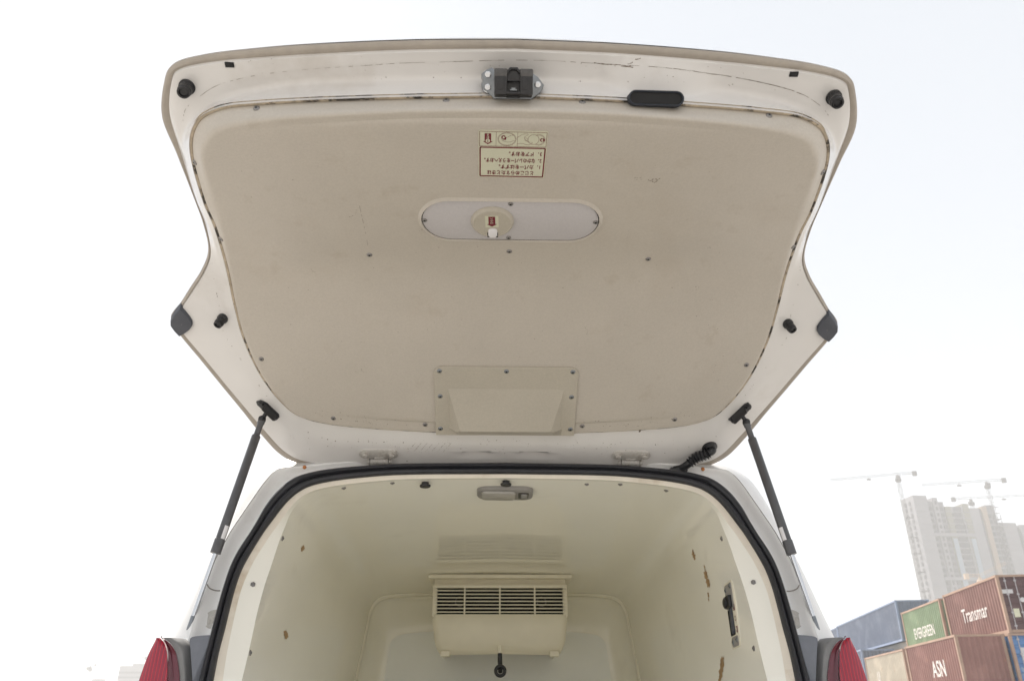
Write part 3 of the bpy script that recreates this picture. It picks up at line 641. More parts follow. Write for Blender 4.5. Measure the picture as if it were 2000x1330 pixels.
Ma = Me @ Matrix.Translation((-0.001, 0.008, 0.0084)) @ Matrix.Diagonal((1.0, 1.08, 1.0, 1.0)) @ Matrix.Rotation(R(2), 4, 'Z')
ar = MB(); ar.prism([(-0.0142, -0.0165), (0.0142, -0.0165), (0.0142, 0.0165), (-0.0142, 0.0165)], Ma, -0.0008, 0.0)
ar.flat([(-0.0072, 0.0148), (-0.0072, -0.0065), (-0.0112, -0.0072), (0.0, -0.0145), (0.0112, -0.0072), (0.0072, -0.0065), (0.0072, 0.0148)], Ma, 0.00025, 1)
ar.text('ひらく', 0.0078, Ma @ Matrix.Translation((0.0, 0.0035, 0)) @ Matrix.Rotation(R(90), 4, 'Z'), 0.0005, 0, sx=0.82, bold=0.00012)
ar.build('arrow_label', ['label', 'red'], tailgate, angle=0, fix=False)
# --- instruction label (it reads the right way up when the gate is closed)
l, n_ = on(liner, (-0.0012, 1.2492, 1.9805), OUT); Ml = frame_at(l, n_, (0, 1, 0)) @ Matrix.Rotation(R(-0.6), 4, 'Z') @ Matrix.Diagonal((0.978, 1.15, 1.0, 1.0))
lw, lh = 0.134, 0.108; lab = MB()
lab.prism(rrect(lw, lh, 0.003, 3), Ml, -0.0006, 0.0009)
def ribbon(mb, pts, w_, Mx, h, mi, closed=False):
    n = len(pts)
    for i in range(n if closed else n-1):
        a, b = Vector(pts[i]), Vector(pts[(i+1) % n]); d = (b-a)
        if d.length < 1e-7: continue
        d.normalize(); q = Vector((-d.y, d.x))*w_/2; e = d*w_*0.3
        mb.add([Mx @ Vector((p.x, p.y, h)) for p in (a-q-e, b-q+e, b+q+e, a+q-e)], [[0, 1, 2, 3]], mi)
hh = 0.0012
tx0, tx1, ty0, ty1 = -0.0640, 0.0640, -0.0165, 0.0510
ribbon(lab, rrect(tx1-tx0, ty1-ty0, 0.0015, 2), 0.0026, Ml @ Matrix.Translation(((tx0+tx1)/2, (ty0+ty1)/2, 0)), hh, 1, True)
for (txt, y, x, al) in (('とじこめられたときは', 0.0415, -0.046, 'LEFT'), ('1．カバーをはずす。', 0.0270, -0.059, 'LEFT'), ('2．なかのレバーをうえへおす。', 0.0120, -0.059, 'LEFT'), ('3．ドアをおす。', -0.0035, -0.059, 'LEFT')):
    lab.text(txt, 0.0112, Ml @ Matrix.Translation((x, y, 0)), hh, 1, align=al, sx=0.74 if len(txt) > 12 else 0.86, bold=0.0003)
px0, px1, py0, py1 = -0.0650, 0.0650, -0.0515, -0.0195
for pts in ([(px0, py0), (px1, py0), (px1, py1), (px0, py1)],): ribbon(lab, pts, 0.0008, Ml, hh, 1, True)
for x in (-0.0085, 0.0330): ribbon(lab, [(x, py0), (x, py1)], 0.0005, Ml, hh, 1)
cyy = (py0+py1)/2
def star(mb, cx, cy_, r_, a0):          # small block arrow with a ringed number
    pts = []
    for a, rr in ((0, 1.25), (50, 0.95), (75, 0.6), (105, 0.85), (150, 0.85), (180, 0.85), (210, 0.85), (255, 0.85), (285, 0.6), (310, 0.95)):
        t = R(a+a0); pts.append((cx+r_*rr*math.cos(t), cy_+r_*rr*math.sin(t)))
    mb.flat(pts, Ml, hh+0.0001, 1); mb.flat(circ(r_*0.42, 14, cx, cy_), Ml, hh+0.0003, 0)
# hand turning the cover (left cell), hand in the opening (middle cell), push arrow (right cell)
ribbon(lab, circ(0.0105, 28, -0.0500, cyy), 0.0005, Ml, hh, 1, True); ribbon(lab, circ(0.0120, 28, -0.0500, cyy), 0.0004, Ml, hh, 1, True)
lab.flat(circ(0.0112, 28, -0.0395, cyy-0.0005), Ml, hh+0.00005, 0); ribbon(lab, circ(0.0108, 28, -0.0395, cyy-0.0005), 0.0006, Ml, hh+0.0001, 1, True)
ribbon(lab, [(p.x, p.y) for p in catmull([(-0.0090, cyy+0.010, 0), (-0.018, cyy+0.0085, 0), (-0.028, cyy+0.0115, 0), (-0.036, cyy+0.0088, 0), (-0.038, cyy+0.006, 0), (-0.034, cyy+0.0055, 0), (-0.029, cyy+0.0045, 0), (-0.023, cyy-0.001, 0), (-0.022, cyy-0.006, 0), (-0.029, cyy-0.0115, 0), (-0.022, cyy-0.0125, 0), (-0.015, cyy-0.0095, 0), (-0.0090, cyy-0.005, 0)], 5)], 0.0005, Ml, hh+0.0002, 1)
ribbon(lab, [(p.x, p.y) for p in catmull([(-0.024, cyy-0.004, 0), (-0.029, cyy-0.001, 0), (-0.0265, cyy+0.0025, 0), (-0.021, cyy+0.001, 0)], 5)], 0.0004, Ml, hh+0.0002, 1)
star(lab, -0.0565, cyy, 0.0050, 180)
ribbon(lab, circ(0.0165, 32, 0.0120, cyy, 0.0135), 0.0005, Ml, hh, 1, True); ribbon(lab, circ(0.0180, 32, 0.0120, cyy, 0.0148), 0.0004, Ml, hh, 1, True)
ribbon(lab, [(p.x, p.y) for p in catmull([(-0.003, cyy+0.002, 0), (0.006, cyy+0.006, 0), (0.015, cyy+0.0055, 0), (0.021, cyy+0.002, 0), (0.022, cyy-0.0015, 0), (0.0175, cyy-0.001, 0), (0.012, cyy-0.004, 0), (0.004, cyy-0.0085, 0), (-0.002, cyy-0.0095, 0)], 5)], 0.0005, Ml, hh, 1)
star(lab, 0.0185, cyy-0.004, 0.0055, 130)
xa = 0.0490
lab.flat([(xa-0.0062, py0+0.004), (xa+0.0062, py0+0.004), (xa+0.0062, cyy+0.0055), (xa+0.0100, cyy+0.0055), (xa, cyy+0.0122), (xa-0.0100, cyy+0.0055), (xa-0.0062, cyy+0.0055)], Ml, hh, 1)
lab.flat(circ(0.0044, 18, xa, cyy+0.0042), Ml, hh+0.0002, 0); lab.text('3', 0.0072, Ml @ Matrix.Translation((xa, cyy+0.0042, 0)), hh+0.0004, 1, bold=0.0001)
lab.text('お', 0.0062, Ml @ Matrix.Translation((xa, cyy-0.0035, 0)), hh+0.0003, 0, bold=0.0001); lab.text('す', 0.0062, Ml @ Matrix.Translation((xa, cyy-0.0098, 0)), hh+0.0003, 0, bold=0.0001)
lab.build('instruction_label', ['label', 'red'], tailgate, angle=0, fix=False)
# --- access cover with a scooped bulge
l, n_ = on(liner, (-0.001, 1.9384, 1.7333), OUT); Mc = frame_at(Vector((-0.001, l.y, l.z)), Vector((0, -0.556, -0.831)), GUP)
cw_, ch_ = 0.366, 0.216; ac = MB()
oc = [(-cw_/2, -ch_/2), (cw_/2, -ch_/2)]
for k in range(6): t = R(90*k/5); oc.append((cw_/2-0.022+0.022*math.cos(t), ch_/2-0.022+0.022*math.sin(t)))
for k in range(6): t = R(90+90*k/5); oc.append((-cw_/2+0.022+0.022*math.cos(t), ch_/2-0.022+0.022*math.sin(t)))
ac.prism(oc, Mc, -0.002, 0.0045, bev=0.0015)
tp_, bt_ = (0.149, 0.042), (0.116, -0.072)
def wp(u, v, h): return Mc @ Vector((u, v, h))
h0 = 0.0046; rings = []
for k in range(9):
    t = k/8; v = tp_[1]+(bt_[1]-tp_[1])*t; u = tp_[0]+(bt_[0]-tp_[0])*t; h = h0+0.030*t**1.05; ub = 0.150-0.002*t
    base = max(u+0.002, u+0.030*t)
    row = [(-base, v, h0-0.001), (-u-0.10*(base-u), v, h0+(h-h0)*0.93), (-u+0.004, v, h), (0, v, h), (u-0.004, v, h), (u+0.10*(base-u), v, h0+(h-h0)*0.93), (base, v, h0-0.001)]
    rings.append([wp(*q) for q in row])
last = [(-0.150, -0.084, h0-0.001), (-0.126, -0.081, h0+0.021), (-0.114, -0.080, h0+0.0235), (0, -0.080, h0+0.0235), (0.114, -0.080, h0+0.0235), (0.126, -0.081, h0+0.021), (0.150, -0.084, h0-0.001)]
last2 = [(-0.150, -0.1072, h0-0.002)]+[(x, -0.1072, h0-0.002) for x in (-0.125, -0.11, 0, 0.11, 0.125)]+[(0.150, -0.1072, h0-0.002)]
rings += [[wp(*q) for q in last], [wp(*q) for q in last2]]
ac.loft(rings, False); ac.build('access_cover', 'beige', tailgate, angle=22)
dm = MB(); dm.lathe([(0.0072, -0.001), (0.0070, 0.001), (0.0058, 0.0030), (0.0036, 0.0043), (0.0022, 0.0046)], Matrix.Identity(4), 16); dm.prism(circ(0.0021, 6), Matrix.Identity(4), 0.004, 0.0047, 1)
DOME = dm.build('cover_screw', ['steel', 'dark'], tailgate, angle=40)
for i, (u, v) in enumerate(((-0.169, 0.0955), (0.0, 0.0955), (0.168, 0.0955), (-0.169, 0.018), (0.169, 0.018), (-0.171, -0.086), (0.172, -0.086))):
    m = Mc @ Matrix.Translation((u, v, 0.0045))
    if i == 0:
        b = m.copy(); b.translation = m.translation-BASE[tailgate.name]; DOME.matrix_basis = b; BASE[DOME.name] = m.translation.copy()
    else: copy_part(DOME, m, tailgate)
# --- hinges
for sx_ in (-0.3435, 0.3455):
    l, n_ = on(tailgate, (sx_, 2.099, 1.638), OUT); Mg = frame_at(l, n_, GUP)
    hg = MB(); hg.prism(stad(0.106, 0.034, 8), Mg, -0.004, 0.0040, bev=0.0012)
    hg.tube([Mg @ Vector((-0.024, -0.028, 0.004)), Mg @ Vector((0.024, -0.028, 0.004))], 0.0085, 12)
    boxM(hg, (0, -0.018, 0.003), (0.026, 0.014, 0.006), Mg, 0, 0.001)
    for e in (-0.030, 0.030):
        boxM(hg, (e, -0.036, -0.004), (0.0035, 0.044, 0.022), Mg, 0, 0.001); hg.tube([Mg @ Vector((e-0.004, -0.028, 0.004)), Mg @ Vector((e+0.004, -0.028, 0.004))], 0.0065, 10)
    hinge = hg.build('hinge', 'paint_dirty', van, angle=35)
    for e in (-0.036, 0.036):
        b = MB(); b.lathe([(0.0115, 0.003), (0.011, 0.006), (0.0085, 0.0063)], Mg @ Matrix.Translation((e, 0, 0)), 20); b.prism(circ(0.0072, 6), Mg @ Matrix.Translation((e, 0, 0)) @ Matrix.Rotation(e*9, 4, 'Z'), 0.006, 0.0115, bev=0.001); b.build('hinge_bolt', 'paint_dirty', hinge, angle=25)
# --- gas struts
for s_ in (-1, 1):
    top_ = Vector((s_*0.632, 1.972, 1.688)); bot = Vector((s_*0.721, 1.926, 1.156)); d = (bot-top_).normalized(); Ls = (bot-top_).length
    st = MB(); st.tube([top_-d*0.006, top_+d*0.012, top_+d*0.014, top_+d*0.045], [0.0085, 0.0095, 0.0078, 0.0078], 14)
    st.tube([top_+d*0.044, top_+d*0.047, top_+d*0.30, top_+d*(Ls*0.64), top_+d*(Ls*0.64+0.001)], [0.0085, 0.0112, 0.0112, 0.0112, 0.009], 18)
    st.tube([top_+d*(Ls*0.585), top_+d*(Ls*0.587), top_+d*(Ls*0.648), top_+d*(Ls*0.65)], [0.0113, 0.0126, 0.0126, 0.008], 18)
    strut = st.build('gas_strut', 'strut', van, angle=45)
    rd = MB(); rd.tube([top_+d*(Ls*0.64), bot-d*0.045], 0.0052, 12); rd.build('rod', 'chrome', strut, angle=60)
    ef = MB(); ef.tube([bot-d*0.047, bot-d*0.044, bot-d*0.004, bot], [0.0045, 0.0056, 0.0052, 0.004], 12); ef.tube([bot+Vector((s_*-0.004, 0.03, 0.0)), bot+Vector((0, -0.003, 0))], 0.0075, 10); ef.build('end_fitting', 'steel', strut, angle=45)
    side = d.cross(Vector((0, 1, 0))).normalized()*(-s_); lc = top_+d*(Ls*0.555)
    nrm = (Vector((-0.036, 0, 1.0))-lc).normalized(); nrm = (nrm*0.5+side*s_*0.0+Vector((-s_*0.7, -0.3, 0))).normalized()
    Mt = frame_at(lc, (nrm-d*nrm.dot(d)), d); tg = MB(); rr = [[Mt @ Vector((0.01135*math.sin(a), v, 0.01135*math.cos(a))) for a in [R(-28+7*k) for k in range(9)]] for v in (-0.016, 0.016)]
    tg.loft(rr, False); tg.build('strut_sticker', 'white', strut, angle=60)
    # bracket on the gate
    l, n_ = on(tailgate, (s_*0.6203, 1.9750, 1.7165), OUT); Mb = frame_at(l, n_, Vector((s_*0.55, -0.75, 0.0))); b = MB()
    b.prism([(-0.012, -0.034), (0.008, -0.034), (0.014, -0.026), (0.014, 0.018), (0.006, 0.034), (-0.008, 0.036), (-0.013, 0.028)], Mb, -0.002, 0.0035, bev=0.001)
    for v, hgt in ((-0.026, 0.012), (0.026, 0.010)): b.lathe([(0.0095, 0.002), (0.009, 0.006), (0.0065, 0.007), (0.006, hgt), (0.001, hgt)], Mb @ Matrix.Translation((0.001, v, 0)), 12)
    pts = [(-0.010, -0.020), (0.012, -0.022), (0.012, 0.022), (-0.010, 0.020)]
    boxM(b, (0.010 if s_ < 0 else -0.010, -0.002, 0.013), (0.004, 0.044, 0.026), Mb, 0, 0.0015)
    b.tube([l+n_*0.016, top_], 0.0055, 10); b.lathe([(0.004, -0.009), (0.0095, -0.006), (0.0115, 0), (0.0095, 0.006), (0.004, 0.009)], frame_at(top_, Vector((s_, 0.2, 0.1)), UP), 14)
    b.build('strut_bracket', 'black', strut, angle=40)
# --- wiring boot between body and gate
l, n_ = on(tailgate, (0.5569, 2.0759, 1.6529), OUT); Mb = frame_at(l, n_, GUP); wb = MB()
wb.lathe([(0.0215, -0.002), (0.021, 0.003), (0.016, 0.005), (0.012, 0.009), (0.001, 0.010)], Mb, 24)
wroot = wb.build('wiring_boot', 'black', van, angle=40)
A = [l+n_*0.004+Vector((0.006, 0, 0)), l+n_*0.016+Vector((0.002, -0.004, 0)), l+n_*0.020+Vector((-0.014, 0.002, -0.004)), Vector((0.522, 2.088, 1.627)), Vector((0.500, 2.105, 1.613)), Vector((0.486, 2.122, 1.607)), Vector((0.470, 2.136, 1.606))]
P = catmull(A, 8); rad = []
for i, p in enumerate(P):
    t = i/(len(P)-1); r_ = 0.0105 if t < 0.30 else (0.0118+0.0032*math.cos((t-0.30)*2*math.pi*15) if t < 0.62 else 0.0105); rad.append(r_)
P2 = []; rad2 = []
for i in range(len(P)-1):
    for k in range(4):
        t = (i+k/4)/(len(P)-1); P2.append(P[i].lerp(P[i+1], k/4)); rad2.append(0.0098 if t < 0.28 else (0.0125+0.0030*math.cos((t-0.28)*2*math.pi*20) if t < 0.63 else 0.0105))
cbm = MB(); cbm.tube(P2, rad2, 14); cbm.build('ribbed_conduit', 'black', wroot, angle=70)
ft = MB(); ft.box((0.478, 2.126, 1.603), (0.048, 0.02, 0.010), 0, None, 0.003); ft.build('boot_foot', 'black', wroot, angle=40)
# ------------------------------------------------------------------ fittings inside the cargo box
IN = Vector((0, 0, -1))
hx = MB(); hx.lathe([(0.0088, -0.001), (0.0084, 0.0012), (0.0062, 0.0016)], Matrix.Identity(4), 16); hx.prism(circ(0.0062, 6), Matrix.Identity(4), 0.0012, 0.0068, bev=0.0008); hx.lathe([(0.0028, 0.006), (0.0028, 0.0085), (0.001, 0.009)], Matrix.Identity(4), 8)
BOLT = hx.build('liner_bolt', 'screw', cargo, angle=25); first = True
for p, tw_ in (((-0.434, 2.118, 1.552), IN), ((-0.305, 2.125, 1.567), IN), ((0.225, 2.141, 1.567), IN), ((0.315, 2.125, 1.566), IN), ((0.44, 2.125, 1.551), IN),
               ((-0.564, 2.048, 1.399), (1, 0, 0)), ((-0.57, 1.911, 1.121), (1, 0, 0)), ((0.563, 2.076, 1.407), (-1, 0, 0)), ((0.571, 1.944, 1.132), (-1, 0, 0)), ((-0.600, 1.968, 1.272), (0.3, -1, 0)), ((0.598, 1.972, 1.279), (-0.3, -1, 0))):
    l, n_ = on(cargo, p, tw_); m = frame_at(l, n_, (0, 1, 0.2))
    if first:
        first = False; b = m.copy(); b.translation = m.translation-BASE[cargo.name]; BOLT.matrix_basis = b; BASE[BOLT.name] = m.translation.copy()
    else: copy_part(BOLT, m, cargo)
for p in ((-0.217, 2.136, 1.568), (0.003, 2.131, 1.571)):
    l, n_ = on(cargo, p, IN); m = frame_at(l, n_, (0, 1, 0)); b = MB(); b.lathe([(0.010, -0.001), (0.010, 0.006), (0.0150, 0.0075), (0.0150, 0.0105), (0.0138, 0.012), (0.0, 0.0122)], m, 24); b.build('rubber_plug', 'black', cargo, angle=40)
# ceiling lamp
l, n_ = on(cargo, (0.002, 2.222, 1.566), IN); m = frame_at(l, n_, (0, 1, 0)); b = MB()
b.prism(rrect(0.158, 0.100, 0.030), m, -0.001, 0.012, bev=0.005); cl = b.build('ceiling_lamp', 'lampf', cargo, angle=40)
b = MB(); b.prism(rrect(0.094, 0.070, 0.012), m @ Matrix.Translation((0.018, 0, 0)), 0.010, 0.018, bev=0.004); b.build('lamp_diffuser', 'lamp', cargo, angle=40)
b = MB(); b.prism(rrect(0.030, 0.052, 0.005), m @ Matrix.Translation((-0.052, 0, 0)), 0.010, 0.0128, bev=0.001); b.build('switch_bezel', 'black', cargo, angle=40)
b = MB(); b.prism(rrect(0.018, 0.034, 0.004), m @ Matrix.Translation((-0.054, 0, 0)), 0.012, 0.0165, bev=0.002); b.build('lamp_switch', 'lampf', cargo, angle=40)
# control panel on the right wall
l, n_ = on(cargo, (0.575, 2.095, 1.222), (-1, 0, 0)); m = frame_at(l, n_, (0, 0.045, 1)); b = MB()      # x of this frame runs towards the opening
b.prism(rrect(0.080, 0.158, 0.010), m, -0.002, 0.004, bev=0.0015); cp = b.build('control_panel', 'vent', cargo, angle=40)
b = MB(); b.prism(rrect(0.064, 0.062, 0.006), m @ Matrix.Translation((0, 0.043, 0)), 0.003, 0.0055, bev=0.001); b.build('socket_plate', 'lampf', cargo, angle=40)
b = MB(); b.prism(rrect(0.058, 0.024, 0.008), m @ Matrix.Translation((0, -0.064, 0)), 0.003, 0.0055, bev=0.001); b.build('lower_plate', 'lampf', cargo, angle=40)
b = MB(); b.box((0, 0, 0), (0.046, 0.030, 0.010), 0, None, 0.003); b.lathe([(0.013, 0), (0.013, 0.007), (0.009, 0.009)], Matrix.Translation((-0.006, -0.002, 0.002)), 14)
q = MB(); q.v = [m @ Matrix.Translation((0, 0.030, 0.009)) @ v for v in b.v]; q.f = b.f; q.m = b.m; q.build('socket', 'black', cargo, angle=40)
b = MB(); b.prism(rrect(0.046, 0.074, 0.006), m @ Matrix.Translation((-0.010, -0.012, 0)), 0.003, 0.0046); b.build('slot', 'dark', cargo, angle=40)
b = MB(); b.prism(rrect(0.018, 0.068, 0.004), m @ Matrix.Translation((0.002, -0.012, 0)), 0.0045, 0.009, bev=0.002); b.build('slide_bar', 'cap', cargo, angle=40)
b = MB()
for k, ch in enumerate(('開', 'O', '閉')): b.text(ch, 0.017, m @ Matrix.Translation((0.027, 0.013-0.026*k, 0)) @ Matrix.Rotation(R(-90), 4, 'Z'), 0.0044, 0, bold=0.0004)
b.build('panel_lettering', 'red', cargo, angle=0, fix=False)
for u, v in ((-0.022, 0.062), (0.022, 0.066), (-0.018, -0.064), (0.018, -0.062)): copy_part(DOME, m @ Matrix.Translation((u, v, 0.0055)), cargo)
# scraped patches of bare board on the side walls
def scrape(p, pts, tw_):
    l, n_ = on(cargo, p, tw_); m = frame_at(l, n_, UP); b = MB()
    c = (sum(q[0] for q in pts)/len(pts), sum(q[1] for q in pts)/len(pts)); n = len(pts)
    b.add([m @ Vector((x, y, 0.0007)) for x, y in pts]+[m @ Vector((*c, 0.0007))], [[i, (i+1) % n, n] for i in range(n)]); b.build('scraped_patch', 'rust', cargo, angle=0)
def jag(w_, h_, seed, lean=0.0):
    rnd = random.Random(seed); o = []; n = 30
    for k in range(n):
        t = 2*math.pi*k/n; s_ = (0.30 if k % 3 == 0 else 0.75)+0.45*rnd.random(); y = h_/2*math.sin(t)*(0.75+0.5*rnd.random()); o.append((w_/2*math.cos(t)*s_+lean*y+0.10*w_*math.sin(3*t+seed), y))
    return o
scrape((-0.563, 2.279, 1.417), jag(0.040, 0.020, 1, 0.4), (1, 0, 0)); scrape((-0.579, 2.257, 1.189), jag(0.055, 0.022, 2, -0.5), (1, 0, 0))
scrape((0.564, 2.389, 1.421), jag(0.035, 0.028, 3, 0.3), (-1, 0, 0)); scrape((0.572, 2.296, 1.338), jag(0.045, 0.050, 4, -0.2), (-1, 0, 0)); scrape((0.575, 2.314, 1.297), jag(0.02, 0.014, 5), (-1, 0, 0))
scrape((0.5795, 2.268, 1.105), jag(0.055, 0.052, 6, 0.8), (-1, 0, 0)); scrape((0.5795, 2.31, 1.074), jag(0.030, 0.022, 8, 0.4), (-1, 0, 0)); scrape((0.572, 2.30, 1.372), jag(0.012, 0.012, 9), (-1, 0, 0)); scrape((0.575, 2.32, 1.285), jag(0.012, 0.010, 10), (-1, 0, 0))
# ------------------------------------------------------------------ cooling unit on the bulkhead
YF = 3.335
def hwz(z): t = max(0.0, min(1.0, (1.354-z)/0.146)); return 0.268-0.010*t-0.026*t**5
hs = MB(); hs.box((0.002, 3.60, 1.500), (0.582, 0.54, 0.016), 0, None, 0.004); hs.box((0.002, 3.62, 1.478), (0.535, 0.52, 0.030), 0, None, 0.004)
# casing: side cheeks, top rail, bottom shell
for s_ in (-1, 1): hs.box((0.002+s_*0.262, 3.61, 1.405), (0.018, 0.54, 0.125), 0, None, 0.003)
hs.box((0.002, YF+0.02, 1.461), (0.53, 0.05, 0.014), 0, None, 0.003)
sh = [(YF, 1.354), (YF-0.006, 1.335), (YF-0.004, 1.30), (YF+0.000, 1.26), (YF+0.005, 1.238), (YF+0.010, 1.226), (YF+0.018, 1.216)]
ring = []
xs_ = [-1, -0.97, -0.9, 0, 0.9, 0.97, 1]
rows = []
for k, (y, z) in enumerate([(YF+0.05, 1.354)]+sh+[(YF+0.03, 1.208)]):
    hw = hwz(z); rows.append([Vector((0.002+hw*x, y+(0.012 if abs(x) > 0.99 else (0.003 if abs(x) > 0.95 else 0)), z-(0.0 if abs(x) < 0.85 or z > 1.23 else 0.004))) for x in xs_])
hs.loft(rows, False)
for s_ in (-1, 1): hs.loft([[Vector((0.002+s_*(hwz(z)), y+0.012, z)) for y, z in [(YF, 1.354)]+sh[1:]], [Vector((0.002+s_*(hwz(z)), 3.88, z)) for y, z in [(YF, 1.354)]+sh[1:]]], False)
hs.box((-0.212, YF+0.02, 1.208), (0.036, 0.04, 0.020), 0, None, 0.004); hs.box((0.216, YF+0.02, 1.208), (0.036, 0.04, 0.020), 0, None, 0.004)
unit = hs.build('cooling_unit', 'vent', van, angle=40)
b = MB(); b.box((0.002, 3.50, 1.405), (0.51, 0.26, 0.115)); b.build('coil_cavity', 'dark', unit, angle=0)
b = MB()
for k in range(2):
    cx = -0.16+0.33*k; b = MB(); b.tube([(cx+0.018*math.cos(a), 3.362, 1.405+0.018*math.sin(a)) for a in [2*math.pi*i/16 for i in range(17)]], 0.0016, 6); b.build('coil_bend', 'screw', unit, angle=40)
sl_ = MB(); sl_.box((0, 0, 0), (0.524, 0.014, 0.0042), 0, None, 0.001); pr = None
for k in range(7):
    z = 1.3625+0.0136*k
    if pr is None:
        t_ = MB(); t_.box((0.002, YF+0.004, z), (0.524, 0.014, 0.0042), 0, None, 0.001); pr = t_.build('grille_slat', 'vent', unit, angle=40)
    else:
        o = pr.copy(); col.objects.link(o); o.parent = unit; o.location = pr.location+Vector((0, 0, 0.0136*k))
for x in (-0.140, 0.001, 0.141):
    t_ = MB(); t_.box((x, YF+0.003, 1.405), (0.006, 0.018, 0.106), 0, None, 0.001); t_.build('grille_post', 'vent', unit, angle=40)
hz_ = MB(); hz_.tube([(0.0, 3.16, 1.222), (0.0, 3.155, 1.212), (0.0, 3.148, 1.196)], [0.0078, 0.0078, 0.007], 12, 1)
hz_.tube([(0.0, 3.148, 1.197), (0.0, 3.145, 1.17), (0.001, 3.14, 1.150), (0.001, 3.12, 1.134)], [0.0085, 0.0088, 0.0090, 0.0085], 12, 0)
hz_.tube([(0.001+0.0165*math.cos(a), 3.125, 1.136+0.0165*math.sin(a)) for a in [2*math.pi*i/22 for i in range(23)]], 0.0065, 8, 0); hz_.tube([(0.0, 3.16, 1.222), (0.0, 3.34, 1.228)], 0.006, 8, 1)
hz_.build('drain_hose', ['black', 'vent'], unit, angle=50)
# ------------------------------------------------------------------ pillar details
WELD = [(-0.5464, 2.1272, 1.6108), (-0.5843, 2.1245, 1.607), (-0.6137, 2.1232, 1.6008), (-0.6289, 2.1106, 1.5816), (-0.6431, 2.0959, 1.551), (-0.6577, 2.0756, 1.5088), (-0.6723, 2.0546, 1.4651), (-0.6882, 2.031, 1.4158), (-0.6972, 2.0103, 1.3727), (-0.705, 1.991, 1.3324), (-0.7071, 1.9638, 1.2759)]
for s_ in (-1, 1):
    b = MB(); pts = []
    for x, y, z in catmull(WELD, 5):
        l, n_ = on(body, (-s_*x, y, z), (0, -1, 0.2)); pts.append(l-n_*0.0003)
    b.tube(pts, 0.0010, 6); b.build('panel_joint', 'grime_line', van, angle=60)
    b = MB(); pts = [on(body, (-s_*x, y, z), (0, -1, 0.2))[0] for x, y, z in catmull([(-0.7107, 1.9698, 1.2791), (-0.6999, 1.964, 1.2678), (-0.6902, 1.9738, 1.2633), (-0.6778, 1.9805, 1.2631)], 4)]
    b.tube(pts, 0.0016, 6); b.build('sealant_crack', 'grime_line', van, angle=60)
    l, n_ = on(body, (s_*0.672, 1.945, 1.196), (0, -1, 0)); m = frame_at(l, (0, -0.92, 0.38), UP); b = MB()
    b.lathe([(0.0235, -0.006), (0.023, 0.0012), (0.0215, 0.0016), (0.0205, 0.0005), (0.012, 0.0005), (0.0095, 0.004), (0.006, 0.007), (0.001, 0.0072)], m, 24); b.build('pillar_bolt', 'paint_dirty', van, angle=35)
    b = MB(); ring_ = []
    l, n_ = on(body, (s_*0.5455, 2.124, 1.6045), (0, -1, 0)); b.lathe([(0.007, -0.002), (0.006, 0.003), (0.003, 0.005), (0.0005, 0.0055)], frame_at(l, n_, UP) @ Matrix.Scale(0.8, 4), 10); b.build('sealant_blob', 'orange', van, angle=60)
# ------------------------------------------------------------------ dirt with a shape of its own
rnd = random.Random(11); sp = MB()
def speck(o, p, r_, el=1.0, ang=0.0, tw_=OUT):
    l, n_ = on(o, p, tw_); m = frame_at(l, n_, GUP) @ Matrix.Rotation(ang, 4, 'Z'); k = 7
    pts = [(r_*el*(0.6+0.7*rnd.random())*math.cos(2*math.pi*i/k), r_*(0.6+0.7*rnd.random())*math.sin(2*math.pi*i/k)) for i in range(k)]
    sp.add([m @ Vector((x, y, 0.0004)) for x, y in pts], [list(range(k))])
def streak(o, pts, w_, tw_=OUT, breaks=0.0):
    P = catmull(pts, 8)
    for a, b in zip(P[:-1], P[1:]):
        if rnd.random() < breaks: continue
        la, na = on(o, a, tw_); lb2, nb = on(o, b, tw_); d = (lb2-la)
        if d.length < 1e-6: continue
        q = na.cross(d).normalized()*w_*(0.3+0.9*rnd.random()); sp.add([la+na*0.0004-q, lb2+nb*0.0004-q*0.8, lb2+nb*0.0004+q*0.8, la+na*0.0004+q], [[0, 1, 2, 3]])
for p in [(0.3592, 2.0210, 1.6817), (0.3587, 2.0266, 1.6802)]: speck(tailgate, p, 0.003)
for p in [(-0.2737, 2.0609, 1.6567), (0.4273, 1.9731, 1.7085), (-0.1202, 2.0794, 1.6462), (0.4063, 2.0628, 1.6554), (-0.4753, 2.0534, 1.6617), (-0.5243, 2.0339, 1.6749), (-0.4553, 2.0577, 1.6589), (-0.3939, 2.0586, 1.6581), (-0.3666, 2.0585, 1.6582), (-0.3256, 2.0597, 1.6574), (-0.2687, 2.1282, 1.6255)]: speck(tailgate, p, 0.0017)
for k in range(150):
    x = rnd.gauss(0, 0.33); y = 2.045+0.06*rnd.random()
    if abs(x) < 0.58: speck(tailgate, (x, y-0.10*max(0, abs(x)-0.42), 1.66), 0.0005+0.0008*rnd.random()**2)
for k in range(60): speck(tailgate, (rnd.uniform(-0.6, 0.6), rnd.uniform(1.13, 1.19), 2.10), 0.0004+0.0007*rnd.random()**2)
for k in range(40): s_ = rnd.choice((-1, 1)); y = rnd.uniform(1.6, 1.95); speck(tailgate, (s_*(0.70-0.5*max(0, y-1.78)), y, 1.85-0.5*(y-1.75)), 0.0005+0.0007*rnd.random())
for k in range(120): speck(liner, (rnd.uniform(-0.55, 0.55), rnd.uniform(1.25, 1.98), 1.9), 0.0004+0.0007*rnd.random()**2)
for k in range(90): x = rnd.uniform(-0.5, 0.5); speck(liner, (x, 2.008-0.0-0.25*max(0, abs(x)-0.35)-rnd.random()**2*0.03, 1.69), 0.0005+0.0008*rnd.random())
for x0, y0 in ((0.2738, 1.3166), (0.2829, 1.3211), (0.2879, 1.313)): streak(liner, [(x0, y0, 2.0), (x0+0.006, y0+0.004, 2.0), (x0+0.011, y0-0.002, 2.0)], 0.0009, breaks=0.2)
